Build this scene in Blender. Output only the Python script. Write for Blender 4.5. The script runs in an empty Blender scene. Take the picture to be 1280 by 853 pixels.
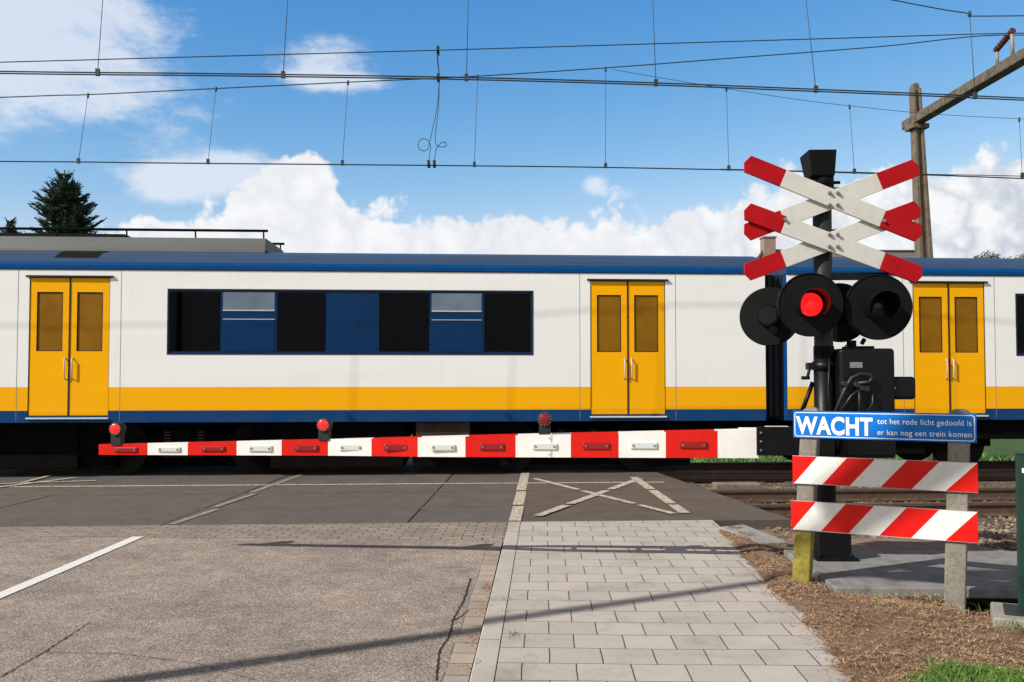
import bpy, math, random
from math import sin, cos, tan, pi, radians, sqrt, atan2, asin
from mathutils import Vector, Matrix, noise
random.seed(7)
scene = bpy.context.scene
C = scene.collection
V = Vector

# ------------------------------------------------------------------ camera
F = 1180.0
PITCH = math.atan(43.5 / F)
CAMH = 1.6
cam_d = bpy.data.cameras.new('camera')
cam = bpy.data.objects.new('camera', cam_d)
C.objects.link(cam)
cam.location = (0, 0, CAMH)
cam.rotation_euler = (pi / 2 + PITCH, 0, 0)
cam_d.sensor_width = 36.0
cam_d.lens = F / 1280 * 36.0
cam_d.clip_end = 6000
scene.camera = cam

# surveying helpers: a sight line of the site camera met with real planes of the place
def ray(px, py):
    x, y = (px - 640) / F, (426.5 - py) / F
    return V((x, cos(PITCH) - y * sin(PITCH), sin(PITCH) + y * cos(PITCH)))
def at_z(px, py, z=0.0):
    d = ray(px, py); t = (z - CAMH) / d.z
    return V((0, 0, CAMH)) + d * t
def at_plane(px, py, n, D):
    d = ray(px, py); t = D / d.dot(n)
    return V((0, 0, CAMH)) + d * t
RA = radians(3.6)                      # bearing of the railway
RR = V((cos(RA), sin(RA), 0)); RN = V((-sin(RA), cos(RA), 0))
QA = radians(-2.0)                     # bearing of the road
QP = V((cos(QA), sin(QA), 0)); QV = V((-sin(QA), cos(QA), 0))
def at_D(px, py, D): return at_plane(px, py, RN, D)
def at_v(px, py, v): return at_plane(px, py, QV, v)
def W_uv(u, v, z=0): return QP * u + QV * v + V((0, 0, z))
def W_sd(s, D, z=0): return RR * s + RN * D + V((0, 0, z))
def uD(u, D, z=0):                     # point on the road line u and the rail line D
    q = QP * u
    t = (D - q.dot(RN)) / QV.dot(RN)
    p = q + QV * t
    return V((p.x, p.y, z))

# ------------------------------------------------------------------ materials
MATS = {}
class N:
    def __init__(s, name):
        s.m = bpy.data.materials.new(name); s.m.use_nodes = True
        s.t = s.m.node_tree; s.b = s.t.nodes['Principled BSDF']
        s.tc = s.t.nodes.new('ShaderNodeTexCoord')
    def n(s, typ, **kw):
        o = s.t.nodes.new(typ)
        for k, v in kw.items(): setattr(o, k, v)
        return o
    def l(s, a, b): s.t.links.new(a, b)
    def co(s, scale=(1, 1, 1), rot=(0, 0, 0), kind='Object'):
        mp = s.n('ShaderNodeMapping'); mp.inputs['Scale'].default_value = scale
        mp.inputs['Rotation'].default_value = rot
        s.l(s.tc.outputs[kind], mp.inputs['Vector']); return mp.outputs[0]
    def noise(s, scale, detail=4, rough=.55, vec=None):
        o = s.n('ShaderNodeTexNoise'); o.inputs['Scale'].default_value = scale
        o.inputs['Detail'].default_value = detail; o.inputs['Roughness'].default_value = rough
        s.l(vec or s.tc.outputs['Object'], o.inputs['Vector']); return o.outputs['Fac']
    def ramp(s, fac, stops, interp='LINEAR'):
        o = s.n('ShaderNodeValToRGB'); r = o.color_ramp; r.interpolation = interp
        while len(r.elements) < len(stops): r.elements.new(.5)
        for e, (p, c) in zip(r.elements, stops):
            e.position = p; e.color = (*c, 1) if not isinstance(c, (int, float)) else (c, c, c, 1)
        s.l(fac, o.inputs[0]); return o.outputs[0]
    def mix(s, fac, a, b, mode='MIX'):
        o = s.n('ShaderNodeMix', data_type='RGBA', blend_type=mode)
        for sock, v in ((o.inputs[0], fac), (o.inputs[6], a), (o.inputs[7], b)):
            if isinstance(v, (int, float)): sock.default_value = v
            elif isinstance(v, tuple): sock.default_value = (*v, 1) if len(v) == 3 else v
            else: s.l(v, sock)
        return o.outputs[2]
    def math(s, op, a, b=0.0, clamp=False):
        o = s.n('ShaderNodeMath', operation=op, use_clamp=clamp)
        for sock, v in ((o.inputs[0], a), (o.inputs[1], b)):
            if isinstance(v, (int, float)): sock.default_value = v
            else: s.l(v, sock)
        return o.outputs[0]
    def bump(s, h, strength=.3, dist=.01):
        o = s.n('ShaderNodeBump'); o.inputs['Strength'].default_value = strength
        o.inputs['Distance'].default_value = dist
        s.l(h, o.inputs['Height']); s.l(o.outputs[0], s.b.inputs['Normal'])
    def color(s, c):
        if isinstance(c, tuple): s.b.inputs['Base Color'].default_value = (*c, 1)
        else: s.l(c, s.b.inputs['Base Color'])
    def rough(s, r):
        if isinstance(r, (int, float)): s.b.inputs['Roughness'].default_value = r
        else: s.l(r, s.b.inputs['Roughness'])

def simple(name, c, rough=.6, var=.25, scale=6, metal=0, bump=0, bscale=60, dirt=None, stretch=(1, 1, 1), emit=None, spec=None):
    k = N(name)
    v = k.co(stretch)
    f = k.noise(scale, 5, .6, v)
    a = tuple(x * (1 - var) for x in c); b = tuple(min(1, x * (1 + var * .6)) for x in c)
    col = k.ramp(f, [(.3, a), (.7, b)])
    if dirt:
        f2 = k.noise(scale * 3.1, 6, .7, v)
        col = k.mix(k.ramp(f2, [(.55, 0.0), (.72, 1.0)]), col, dirt)
    k.color(col); k.rough(rough); k.b.inputs['Metallic'].default_value = metal
    if spec is not None: k.b.inputs['Specular IOR Level'].default_value = spec
    if bump: k.bump(k.noise(bscale, 4, .6), bump, .004)
    if emit:
        k.b.inputs['Emission Color'].default_value = (*emit[0], 1)
        k.b.inputs['Emission Strength'].default_value = emit[1]
    MATS[name] = k.m
    return k.m

M = MATS
def train_paint(name, c, spec, gr=1.0):
    k = N(name); v = k.co((.25, 1, 2.2))
    col = k.ramp(k.noise(1.2, 5, .6, v), [(.3, tuple(x * .94 for x in c)), (.7, c)])
    zz = k.n('ShaderNodeSeparateXYZ'); k.l(k.tc.outputs['Object'], zz.inputs[0])
    low = k.math('MULTIPLY', k.math('SUBTRACT', 1.75, zz.outputs[2]), 1.1, True)
    st = k.ramp(k.noise(2.0, 7, .7, k.co((1.2, 1, .5))), [(.35, 0.0), (.75, 1.0)])
    ver = k.ramp(k.noise(3.0, 5, .65, k.co((5, 1, .16))), [(.5, 0.0), (.8, 1.0)])
    fac = k.math('ADD', k.math('MULTIPLY', k.math('MULTIPLY', low, st), .34), k.math('MULTIPLY', ver, .16), True)
    fac = k.math('MULTIPLY', fac, gr)
    k.color(k.mix(fac, col, (.19, .155, .12))); k.rough(k.math('ADD', .38, k.math('MULTIPLY', fac, .8)))
    k.b.inputs['Specular IOR Level'].default_value = spec; M[name] = k.m
train_paint('train_white', (.92, .91, .885), .2, .45)
train_paint('train_yellow', (1.0, .455, .0), .12, .3)
train_paint('train_blue', (.0015, .058, .20), .12, .35)
simple('roof_blue', (.035, .068, .135), .42, .35, .8, stretch=(.12, 1, 2), spec=.35)
simple('window_blue', (.001, .030, .105), .3, .2, 1, spec=.15)
simple('dark_glass', (.004, .005, .007), .07, .3, 3, spec=.2, bump=.05, bscale=2.5)
simple('amber_glass', (.26, .115, .004), .4, .22, 2.2, spec=.15)
k = N('tinted_glass')
tr = k.n('ShaderNodeBsdfTransparent'); tr.inputs[0].default_value = (.24, .28, .32, 1)
gl = k.n('ShaderNodeBsdfGlossy'); gl.inputs['Roughness'].default_value = .04; gl.inputs[0].default_value = (.8, .85, .9, 1)
fr_ = k.n('ShaderNodeFresnel'); fr_.inputs[0].default_value = 1.20
mx = k.n('ShaderNodeMixShader'); k.l(fr_.outputs[0], mx.inputs[0]); k.l(tr.outputs[0], mx.inputs[1]); k.l(gl.outputs[0], mx.inputs[2])
k.l(mx.outputs[0], k.t.nodes['Material Output'].inputs[0]); M['tinted_glass'] = k.m
simple('interior_grey', (.05, .052, .05), .8, .3, 2)
simple('seat_fabric', (.012, .035, .09), .9, .3, 12)
simple('vent_pane', (.15, .19, .26), .2, .2, 3, spec=.3)
simple('silver', (.5, .52, .55), .35, .1, 8)
simple('roof_grey', (.125, .127, .122), .6, .2, 1.5, stretch=(.2, 1, 3))
simple('black_under', (.004, .0037, .0035), .9, .4, 3, spec=.08)
simple('under_brown', (.06, .042, .034), .85, .4, 3, spec=.1)
simple('wheel_steel', (.010, .009, .008), .7, .3, 6, spec=.15)
simple('step_white', (.75, .75, .75), .5, .1, 8)
simple('rubber', (.012, .012, .014), .8, .3, 8)
simple('sign_white', (.63, .61, .555), .5, .07, 5, dirt=(.50, .48, .42), spec=.2)
simple('sign_red', (.42, .006, .010), .45, .15, 6, spec=.12)
simple('steel_bolt', (.28, .27, .25), .4, .3, 30, metal=.6)
simple('black_paint', (.0045, .0045, .005), .42, .3, 8, spec=.28)
simple('black_matte', (.0045, .0045, .005), .7, .3, 8, spec=.18)
simple('post_grey', (.026, .026, .027), .5, .3, 7, spec=.3)
simple('label_grey', (.22, .23, .23), .5, .2, 30)
simple('cable_black', (.02, .02, .021), .45, .2, 20)
simple('lens_lit', (.6, .01, .01), .3, .05, 5, emit=((1, .012, .012), 1.2))
simple('lens_dark', (.010, .003, .003), .3, .2, 5)
simple('lamp_red', (.55, .015, .015), .25, .1, 40, emit=((1, .03, .02), .55))
simple('lamp_dim', (.20, .012, .014), .25, .1, 40)
simple('arm_red', (.70, .014, .008), .42, .10, 9, spec=.2)
simple('arm_white', (.86, .84, .79), .42, .05, 9, spec=.2)
simple('reflector_red', (.30, .008, .008), .3, .2, 60)
simple('reflector_white', (.68, .70, .68), .3, .1, 60)
simple('board_blue', (.002, .17, .62), .42, .08, 5, spec=.2)
simple('board_white', (.92, .92, .92), .5, .04, 9, spec=.2)
simple('chevron_red', (.74, .010, .006), .42, .12, 5, spec=.2)
simple('chevron_white', (.80, .78, .74), .42, .08, 5, dirt=(.64, .62, .57), spec=.2)
simple('green_paint', (.012, .042, .030), .45, .3, 5, spec=.3)
simple('wire_copper', (.02, .028, .03), .6, .2, 2)
simple('wire_thin', (.04, .045, .05), .6, .2, 2)
simple('insulator', (.10, .03, .025), .35, .2, 9)
simple('zinc', (.30, .27, .22), .6, .3, 20)
simple('rail_rust', (.10, .058, .036), .7, .35, 9, bump=.3)
simple('rail_head', (.13, .09, .065), .5, .3, 9, metal=.2)
simple('sleeper_wood', (.10, .075, .055), .9, .4, 8, bump=.5)
simple('brick_wall', (.28, .13, .09), .9, .3, 14, bump=.4)
simple('chimney_brick', (.34, .22, .18), .9, .3, 14)
simple('roof_tile', (.14, .12, .11), .8, .3, 10)
simple('bark', (.06, .045, .03), .9, .3, 8)
simple('leaf_dry', (.25, .07, .025), .8, .4, 20)
simple('leaf_red', (.35, .08, .04), .8, .4, 20)
for nm, c in (('straw_pale', (.58, .41, .25)), ('straw', (.41, .255, .135)), ('straw_brown', (.25, .13, .065)), ('straw_dark', (.085, .045, .025))):
    simple(nm, c, .85, .25, 40)
for nm, c in (('blade', (.10, .22, .022)), ('blade_light', (.18, .34, .04)), ('blade_dark', (.04, .10, .012)),
              ('needle', (.015, .045, .022)), ('needle_light', (.04, .09, .036)), ('needle_dark', (.006, .018, .010)),
              ('tree_leaf', (.05, .085, .02)), ('tree_leaf_light', (.11, .13, .03)), ('tree_leaf_dark', (.02, .04, .012)),
              ('tree_gold', (.17, .13, .03))):
    simple(nm, c, .7, .25, 20)
for nm, c in (('stone', (.22, .16, .115)), ('stone_pale', (.33, .26, .20)), ('stone_dark', (.10, .07, .05))):
    simple(nm, c, .9, .3, 30, bump=.4)

def concrete(name, c, moss=None, mosscut=(.52, .7), speck=True):
    k = N(name)
    col = k.ramp(k.noise(5, 6, .65), [(.3, tuple(x * .72 for x in c)), (.7, tuple(x * 1.15 for x in c))])
    fine = k.noise(130, 3, .7)
    col = k.mix(k.ramp(fine, [(.34, 1.0), (.46, 0.0)]), col, tuple(x * .3 for x in c))
    col = k.mix(k.ramp(fine, [(.60, 0.0), (.72, .6)]), col, tuple(min(1, x * 1.8) for x in c))
    if moss: col = k.mix(k.ramp(k.noise(7, 5, .6), [(mosscut[0], 0.0), (mosscut[1], 1.0)]), col, moss)
    k.color(col); k.rough(.9); k.bump(fine, .5, .004); M[name] = k.m
concrete('concrete', (.33, .32, .30))
concrete('slab_concrete', (.27, .26, .245), (.15, .135, .11), (.48, .7))
concrete('post_concrete', (.27, .245, .20), (.13, .12, .05))
concrete('foot_concrete', (.34, .31, .26))
concrete('mast_concrete', (.20, .15, .105), (.10, .072, .05), (.48, .72))
concrete('beam_concrete', (.185, .145, .105), (.075, .062, .045), (.42, .66))
# yellow lower end of the concrete post
k = N('post_yellow')
z = k.n('ShaderNodeSeparateXYZ'); k.l(k.tc.outputs['Object'], z.inputs[0])
base = k.ramp(k.noise(6, 5, .6), [(.3, (.20, .18, .15)), (.7, (.32, .29, .24))])
fine = k.noise(130, 3, .7)
base = k.mix(k.ramp(fine, [(.36, 1.0), (.46, 0.0)]), base, (.07, .06, .05))
yel = k.ramp(k.noise(11, 6, .75), [(.3, (.10, .09, .03)), (.5, (.27, .215, .03)), (.66, (.34, .275, .06)), (.78, (.36, .32, .22))])
msk = k.math('ADD', k.math('MULTIPLY', z.outputs[2], -7.0), k.math('ADD', 3.3, k.math('MULTIPLY', k.noise(8, 4), 1.0)), True)
k.color(k.mix(msk, base, yel)); k.rough(.9); k.bump(fine, .4, .004); M['post_yellow'] = k.m

# asphalt: pale worn chip seal
k = N('asphalt')
vo = k.n('ShaderNodeTexVoronoi'); vo.inputs['Scale'].default_value = 95; k.l(k.tc.outputs['Object'], vo.inputs['Vector'])
sp = k.n('ShaderNodeSeparateColor'); k.l(vo.outputs['Color'], sp.inputs[0])
chip = k.ramp(sp.outputs[0], [(0, (.055, .048, .042)), (.3, (.17, .14, .115)), (.62, (.31, .25, .20)), (.85, (.42, .34, .27)), (1, (.60, .50, .40))])
chip = k.mix(1.0, k.mix(.48, chip, (.245, .203, .170)), (1.16, 1.17, 1.21), 'MULTIPLY')
big = k.ramp(k.noise(.8, 6, .62), [(.3, (.70, .70, .71)), (.5, (1.0, .98, .96)), (.7, (1.22, 1.18, 1.10))])
col = k.mix(1.0, chip, big, 'MULTIPLY')
mid = k.ramp(k.noise(5, 6, .75), [(.32, (.72, .71, .70)), (.6, (1.06, 1.06, 1.06))])
col = k.mix(1.0, col, mid, 'MULTIPLY')
k.color(col); k.rough(.92)
k.bump(k.math('SUBTRACT', 1.0, vo.outputs['Distance']), .55, .006)
M['asphalt'] = k.m
simple('asphalt_patch', (.15, .135, .12), .9, .25, 30, bump=.5, bscale=90)
simple('crack', (.03, .026, .022), 1, .4, 30)

def brickmat(name, w, h, mortar, c1, c2, cm, off=.5, rot=0, loc=(0, 0, 0), bumps=.5, fine=.18, squash=1.0):
    k = N(name)
    mp = k.n('ShaderNodeMapping'); mp.inputs['Rotation'].default_value = (0, 0, rot); mp.inputs['Location'].default_value = loc
    wob = k.n('ShaderNodeTexNoise'); wob.inputs['Scale'].default_value = 3.0; wob.inputs['Detail'].default_value = 3
    k.l(k.tc.outputs['Object'], wob.inputs['Vector'])
    vm = k.n('ShaderNodeVectorMath', operation='MULTIPLY_ADD'); vm.inputs[1].default_value = (.014, .014, 0)
    k.l(wob.outputs['Color'], vm.inputs[0]); k.l(k.tc.outputs['Object'], vm.inputs[2])
    k.l(vm.outputs[0], mp.inputs['Vector'])
    b = k.n('ShaderNodeTexBrick', offset=off, squash=squash)
    b.inputs['Scale'].default_value = 1; b.inputs['Brick Width'].default_value = w; b.inputs['Row Height'].default_value = h
    b.inputs['Mortar Size'].default_value = mortar; b.inputs['Mortar Smooth'].default_value = .25
    b.inputs['Color1'].default_value = (*c1, 1); b.inputs['Color2'].default_value = (*c2, 1); b.inputs['Mortar'].default_value = (*cm, 1)
    k.l(mp.outputs[0], b.inputs['Vector'])
    col = b.outputs['Color']
    st = k.ramp(k.noise(1.7, 8, .74), [(.30, (.70, .68, .65)), (.48, (.97, .97, .96)), (.68, (1.06, 1.06, 1.06))])
    col = k.mix(1.0, col, st, 'MULTIPLY')
    fn = k.noise(170, 3, .7)
    col = k.mix(1.0, col, k.ramp(fn, [(.3, (1 - fine,) * 3), (.7, (1 + fine * .5,) * 3)]), 'MULTIPLY')
    k.color(col); k.rough(.9)
    h_ = k.math('ADD', k.math('MULTIPLY', b.outputs['Fac'], -1.0), k.math('MULTIPLY', fn, .12))
    k.bump(h_, bumps, .006)
    M[name] = k.m
brickmat('tiles', .3, .3, .0042, (.45, .402, .352), (.515, .462, .408), (.05, .04, .028), loc=(.12, .06, 0), bumps=.22, fine=.24)
brickmat('kerb_stone', 3.0, 1.0, .004, (.455, .406, .356), (.505, .456, .402), (.07, .055, .04), off=0, loc=(1.5, .2, 0))
brickmat('cobbles', .205, .105, .0065, (.26, .21, .17), (.34, .28, .225), (.06, .045, .035))
brickmat('gutter_blocks', .15, .21, .007, (.34, .275, .22), (.42, .345, .275), (.15, .115, .085), off=0.0, loc=(.40, 0, 0))
brickmat('brown_paving', .21, .07, .004, (.23, .15, .11), (.29, .20, .15), (.09, .06, .045), rot=radians(62))

simple('deck_grey', (.103, .086, .076), .85, .22, 2.5, bump=.35, bscale=160, dirt=(.14, .116, .098))
simple('deck_brown', (.10, .077, .062), .85, .22, 2.5, bump=.35, bscale=160, dirt=(.12, .092, .072))
k = N('worn_paint')
a = k.ramp(k.noise(28, 6, .75), [(.40, 0.0), (.56, 1.0)])
k.color(k.mix(a, (.16, .135, .11), (.64, .56, .45))); k.rough(.8); M['worn_paint'] = k.m
k = N('road_paint')
a = k.ramp(k.noise(45, 6, .75), [(.33, 0.0), (.43, 1.0)])
k.color(k.mix(a, (.28, .25, .22), (.74, .72, .68))); k.rough(.8); k.bump(k.noise(90, 3), .4, .004); M['road_paint'] = k.m
k = N('faint_paint')
a = k.ramp(k.noise(18, 6, .75), [(.38, 0.0), (.66, 1.0)])
k.color(k.mix(a, (.125, .115, .10), (.42, .38, .33))); k.rough(.8); M['faint_paint'] = k.m
k = N('soil')
c = k.ramp(k.noise(3.2, 9, .75), [(.3, (.10, .075, .045)), (.5, (.235, .14, .085)), (.7, (.34, .225, .145))])
f = k.noise(70, 5, .75)
c = k.mix(1.0, c, k.ramp(f, [(.3, (.5, .5, .5)), (.7, (1.3, 1.3, 1.3))]), 'MULTIPLY')
k.color(c); k.rough(1); k.bump(f, .9, .012); M['soil'] = k.m
k = N('ballast')
vo = k.n('ShaderNodeTexVoronoi'); vo.inputs['Scale'].default_value = 20; k.l(k.tc.outputs['Object'], vo.inputs['Vector'])
sp = k.n('ShaderNodeSeparateColor'); k.l(vo.outputs['Color'], sp.inputs[0])
c = k.ramp(sp.outputs[0], [(0, (.06, .042, .03)), (.5, (.15, .105, .075)), (1, (.28, .21, .16))])
k.color(c); k.rough(1); k.bump(k.math('SUBTRACT', 1.0, vo.outputs['Distance']), 1.0, .04); M['ballast'] = k.m
k = N('meadow')
c = k.ramp(k.noise(2.5, 8, .75), [(.3, (.03, .07, .012)), (.6, (.07, .14, .022)), (.8, (.13, .16, .04))])
k.color(c); k.rough(1); k.bump(k.noise(30, 5, .7), 1, .06); M['meadow'] = k.m

# ------------------------------------------------------------------ mesh builder
class MB:
    def __init__(s): s.v = []; s.f = []; s.m = []; s.sm = []
    def add(s, vs, fs, mat=0, smooth=False):
        o = len(s.v); s.v.extend([tuple(p) for p in vs])
        for f in fs: s.f.append(tuple(i + o for i in f)); s.m.append(mat); s.sm.append(smooth)
        return s
    def box(s, a, b, mat=0, T=None):
        x0, y0, z0 = a; x1, y1, z1 = b
        vs = [V(p) for p in ((x0,y0,z0),(x1,y0,z0),(x1,y1,z0),(x0,y1,z0),(x0,y0,z1),(x1,y0,z1),(x1,y1,z1),(x0,y1,z1))]
        if T: vs = [T @ p for p in vs]
        return s.add(vs, [(0,3,2,1),(4,5,6,7),(0,1,5,4),(1,2,6,5),(2,3,7,6),(3,0,4,7)], mat)
    def hexa(s, bot, top, mat=0):
        return s.add(list(bot) + list(top), [(0,3,2,1),(4,5,6,7),(0,1,5,4),(1,2,6,5),(2,3,7,6),(3,0,4,7)], mat)
    def prism(s, poly, dirv, mat=0):   # poly: planar 3-D points, extruded by dirv
        n = len(poly); d = V(dirv); a = [V(p) for p in poly]; b = [p + d for p in a]
        fs = [tuple(range(n)), tuple(range(2*n-1, n-1, -1))] + [(i, i+n, (i+1) % n + n, (i+1) % n) for i in range(n)]
        return s.add(a + b, fs, mat)
    def tube(s, pts, r, n=6, mat=0, cap=True, r1=None):
        pts = [V(p) for p in pts]; k = len(pts); vs = []; up = None
        for i, p in enumerate(pts):
            t = (pts[min(i+1, k-1)] - pts[max(i-1, 0)]).normalized()
            if up is None:
                up = V((0, 0, 1)) if abs(t.z) < .9 else V((1, 0, 0))
            a = t.cross(up).normalized(); b = a.cross(t); up = b
            rr = r if r1 is None else r + (r1 - r) * i / max(1, k - 1)
            vs += [p + a * (rr * cos(2*pi*j/n)) + b * (rr * sin(2*pi*j/n)) for j in range(n)]
        fs = [(i*n+j, i*n+(j+1) % n, (i+1)*n+(j+1) % n, (i+1)*n+j) for i in range(k-1) for j in range(n)]
        s.add(vs, fs, mat, True)
        if cap:
            o = len(s.v) - k*n
            s.f.append(tuple(o + j for j in range(n-1, -1, -1))); s.m.append(mat); s.sm.append(False)
            s.f.append(tuple(o + (k-1)*n + j for j in range(n))); s.m.append(mat); s.sm.append(False)
        return s
    def cyl(s, p0, p1, r0, r1=None, n=24, mat=0): return s.tube([p0, p1], r0, n, mat, True, r1 if r1 is not None else r0)
    def build(s, name, mats, parent=None, bevel=0, seg=2, split=False):
        if split:                          # every separate piece becomes an object of its own
            par = list(range(len(s.v)))
            def find(i):
                while par[i] != i: par[i] = par[par[i]]; i = par[i]
                return i
            for f in s.f:
                for i in f[1:]: par[find(i)] = find(f[0])
            groups = {}
            for f, m, sm in zip(s.f, s.m, s.sm): groups.setdefault(find(f[0]), []).append((f, m, sm))
            out = []
            for g in groups.values():
                mb = MB(); ids = {}
                for f, m, sm in g:
                    for i in f:
                        if i not in ids: ids[i] = len(mb.v); mb.v.append(s.v[i])
                    mb.f.append(tuple(ids[i] for i in f)); mb.m.append(m); mb.sm.append(sm)
                out.append(mb.build(name, mats, parent, bevel, seg))
            return out
        me = bpy.data.meshes.new(name); me.from_pydata(s.v, [], s.f)
        for m in (mats if isinstance(mats, (list, tuple)) else [mats]): me.materials.append(M[m])
        me.polygons.foreach_set('material_index', s.m); me.polygons.foreach_set('use_smooth', s.sm); me.update()
        o = bpy.data.objects.new(name, me); C.objects.link(o); o.parent = parent
        if bevel:
            b = o.modifiers.new('bevel', 'BEVEL'); b.width = bevel; b.segments = seg; b.limit_method = 'ANGLE'; b.angle_limit = radians(40)
        return o

def tag(o, label=None, cat=None, group=None, kind=None):
    for k_, v_ in (('label', label), ('category', cat), ('group', group), ('kind', kind)):
        if v_: o[k_] = v_
    return o
def thing(name, label, cat, loc=(0, 0, 0), rz=0, group=None):
    o = bpy.data.objects.new(name, None); C.objects.link(o); o.location = loc; o.rotation_euler.z = rz
    o.empty_display_size = .2
    return tag(o, label, cat, group)
def local(root, p):                    # world point -> local of an Empty that only has loc + rotz
    return Matrix.Rotation(-root.rotation_euler.z, 4, 'Z') @ (V(p) - V(root.location))
def copy_tree(o, parent=None):
    c = o.copy(); C.objects.link(c); c.parent = parent
    for ch in list(o.children): copy_tree(ch, c)
    return c
def structure(mb, name, mats, rz=0, **kw):
    o = mb.build(name, mats, None, **kw); o['kind'] = 'structure'; o.rotation_euler.z = rz
    return o

# ------------------------------------------------------------------ ground
def sstep(a, b, x):
    t = max(0, min(1, (x - a) / (b - a))); return t * t * (3 - 2 * t)
mb = MB(); R = 4000
mb.add([(-R, -R, -.36), (R, -R, -.36), (R, R, -.36), (-R, R, -.36)], [(0, 1, 2, 3)])
structure(mb, 'ground', 'meadow')

# road (road frame: x = u across, y = v along)
def road_z(v): return -.052 + .047 * sstep(6.0, 11.0, v)
def sheet(us, vs, zf, mat=0, mb=None, skip=None):
    mb = mb or MB(); n = len(us)
    pts = [(u, v, zf(u, v)) for v in vs for u in us]
    fs = [(j*n+i, j*n+i+1, (j+1)*n+i+1, (j+1)*n+i) for j in range(len(vs)-1) for i in range(n-1)]
    return mb.add(pts, fs, mat, True)
def band_v(u): return 9.30 - .02 * sin(u * 2.1) - .0 * u        # asphalt meets the block band (road frame)
def deck_v(u):                                                  # near edge of the crossing deck in the road frame
    p = uD(u, 10.43); return p.dot(QV)
def lin(a, b, n): return [a + (b - a) * i / (n - 1) for i in range(n)]
GUT = -.55
mb = MB()
us = lin(-8, GUT, 40); ts = lin(0, 1, 60)
pts = []; n = len(us)
for t in ts:
    for u in us:
        v = -6 + (band_v(u) + 6) * t
        pts.append((u, v, road_z(v) + .012 * (1 - abs(u + 4) / 8)))
mb.add(pts, [(j*n+i, j*n+i+1, (j+1)*n+i+1, (j+1)*n+i) for j in range(len(ts)-1) for i in range(n-1)], 0, True)
structure(mb, 'road', 'asphalt', QA)
mb = MB(); pts = []
us = lin(-8, -.405, 40); ts = lin(0, 1, 8); n = len(us)
for t in ts:
    for u in us:
        v = band_v(u) - .05 + (deck_v(u) - .012 - band_v(u) + .05) * t
        pts.append((u, v, road_z(v) + .012 * (1 - abs(u + 4) / 8) * (1 - t) + (-.006 if t == 0 else .004)))
mb.add(pts, [(j*n+i, j*n+i+1, (j+1)*n+i+1, (j+1)*n+i) for j in range(len(ts)-1) for i in range(n-1)], 0, True)
structure(mb, 'road_block_band', 'cobbles', QA)
mb = sheet(lin(GUT - .05, -.416, 6), lin(-6, 9.35, 40), lambda u, v: road_z(v) + .006 + .012 * noise.noise((u * 6, v * 2.2, 1)) * .6 + (-.012 if u < GUT - .03 else 0))
structure(mb, 'gutter', 'gutter_blocks', QA)
mb = sheet([-.44, -.39], lin(-6, 10.4, 40), lambda u, v: road_z(v) - .022)
structure(mb, 'gutter_joint', 'crack', QA)
# kerb, pavement
mb = MB(); vs = lin(-6, 10.42, 36)
prof = [(-.400, -.2), (-.400, -.006), (-.393, .0), (-.272, .0), (-.270, -.02), (-.270, -.2)]
pts = [(u, v if v < 10 else deck_v(u) - .012, z) for v in vs for (u, z) in prof]
n = len(prof)
mb.add(pts, [(j*n+i, j*n+i+1, (j+1)*n+i+1, (j+1)*n+i) for j in range(len(vs)-1) for i in range(n-1)], 0)
structure(mb, 'kerb', 'kerb_stone', QA)
mb = MB(); pts = []; us = lin(-.266, 1.86, 14); ts = lin(0, 1, 60); n = len(us)
for t in ts:
    for u in us:
        v = -6 + (deck_v(u) - .012 + 6) * t
        pts.append((u, v, -.003 + .006 * noise.noise((u * .9, v * .5, 3))))
mb.add(pts, [(j*n+i, j*n+i+1, (j+1)*n+i+1, (j+1)*n+i) for j in range(len(ts)-1) for i in range(n-1)], 0, True)
structure(mb, 'pavement', 'tiles', QA)

# shoulder of soil on the right
SLAB_U0, SLAB_V0, SLAB_V1 = 2.12, 7.05, 8.55
def edge_u(v): return 1.70 + .10 * sstep(7, 10, v) - .13 * sstep(6.3, 4.9, v) + .05 * noise.noise((v * 1.7, 0, 5)) + .03 * noise.noise((v * 6, 0, 8))
def soil_z(u, v):
    e = u - edge_u(v)
    z = -.03 + .062 * sstep(-.12, .16, e) + .02 * sstep(.1, .8, e)
    z += .014 * noise.noise((u * 5, v * 5, 0)) + .012 * noise.noise((u * 14, v * 14, 2))
    z -= .055 * sstep(1.95, 2.25, u) * sstep(6.45, 6.95, v)
    z -= .06 * sstep(2.35, 2.9, u) * sstep(5.7, 6.5, v)
    D = W_uv(u, v).dot(RN)
    z -= .20 * sstep(9.7, 10.6, D)
    if u > 2.84 and v > 6.52: z -= .40 * sstep(2.84, 2.92, u) * sstep(6.52, 6.62, v) * sstep(8.9, 8.5, v)
    return z
mb = sheet(lin(1.45, 7, 170), lin(2.0, 10.7, 240), soil_z)
structure(mb, 'soil_shoulder', 'soil', QA)
mb = sheet(lin(6.9, 40, 20), lin(-20, 10.7, 20), lambda u, v: -.03 - .2 * sstep(9.7, 10.6, W_uv(u, v).dot(RN)))
structure(mb, 'verge', 'meadow', QA)
mb = sheet(lin(-40, -7.95, 20), lin(-20, 10.2, 20), lambda u, v: .03 + .02 * noise.noise((u, v, 0)))
structure(mb, 'verge', 'meadow', QA)

# ballast bed (rail frame)
mb = MB()
def bed(D):
    for a, b, za, zb in ((9.9, 10.5, -.3, -.2), (10.5, 18.4, -.2, -.2), (18.4, 19.2, -.2, -.36)):
        if a <= D <= b: return za + (zb - za) * (D - a) / (b - a)
    return -.36
mb = sheet(lin(-40, 60, 120), [10.25, 10.5, 11, 12, 13, 14, 15, 16, 17, 18, 18.4, 19.2], lambda s, D: bed(D) + .012 * noise.noise((s * 3, D * 3, 0)))
structure(mb, 'ballast_bed', 'ballast', RA)

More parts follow.
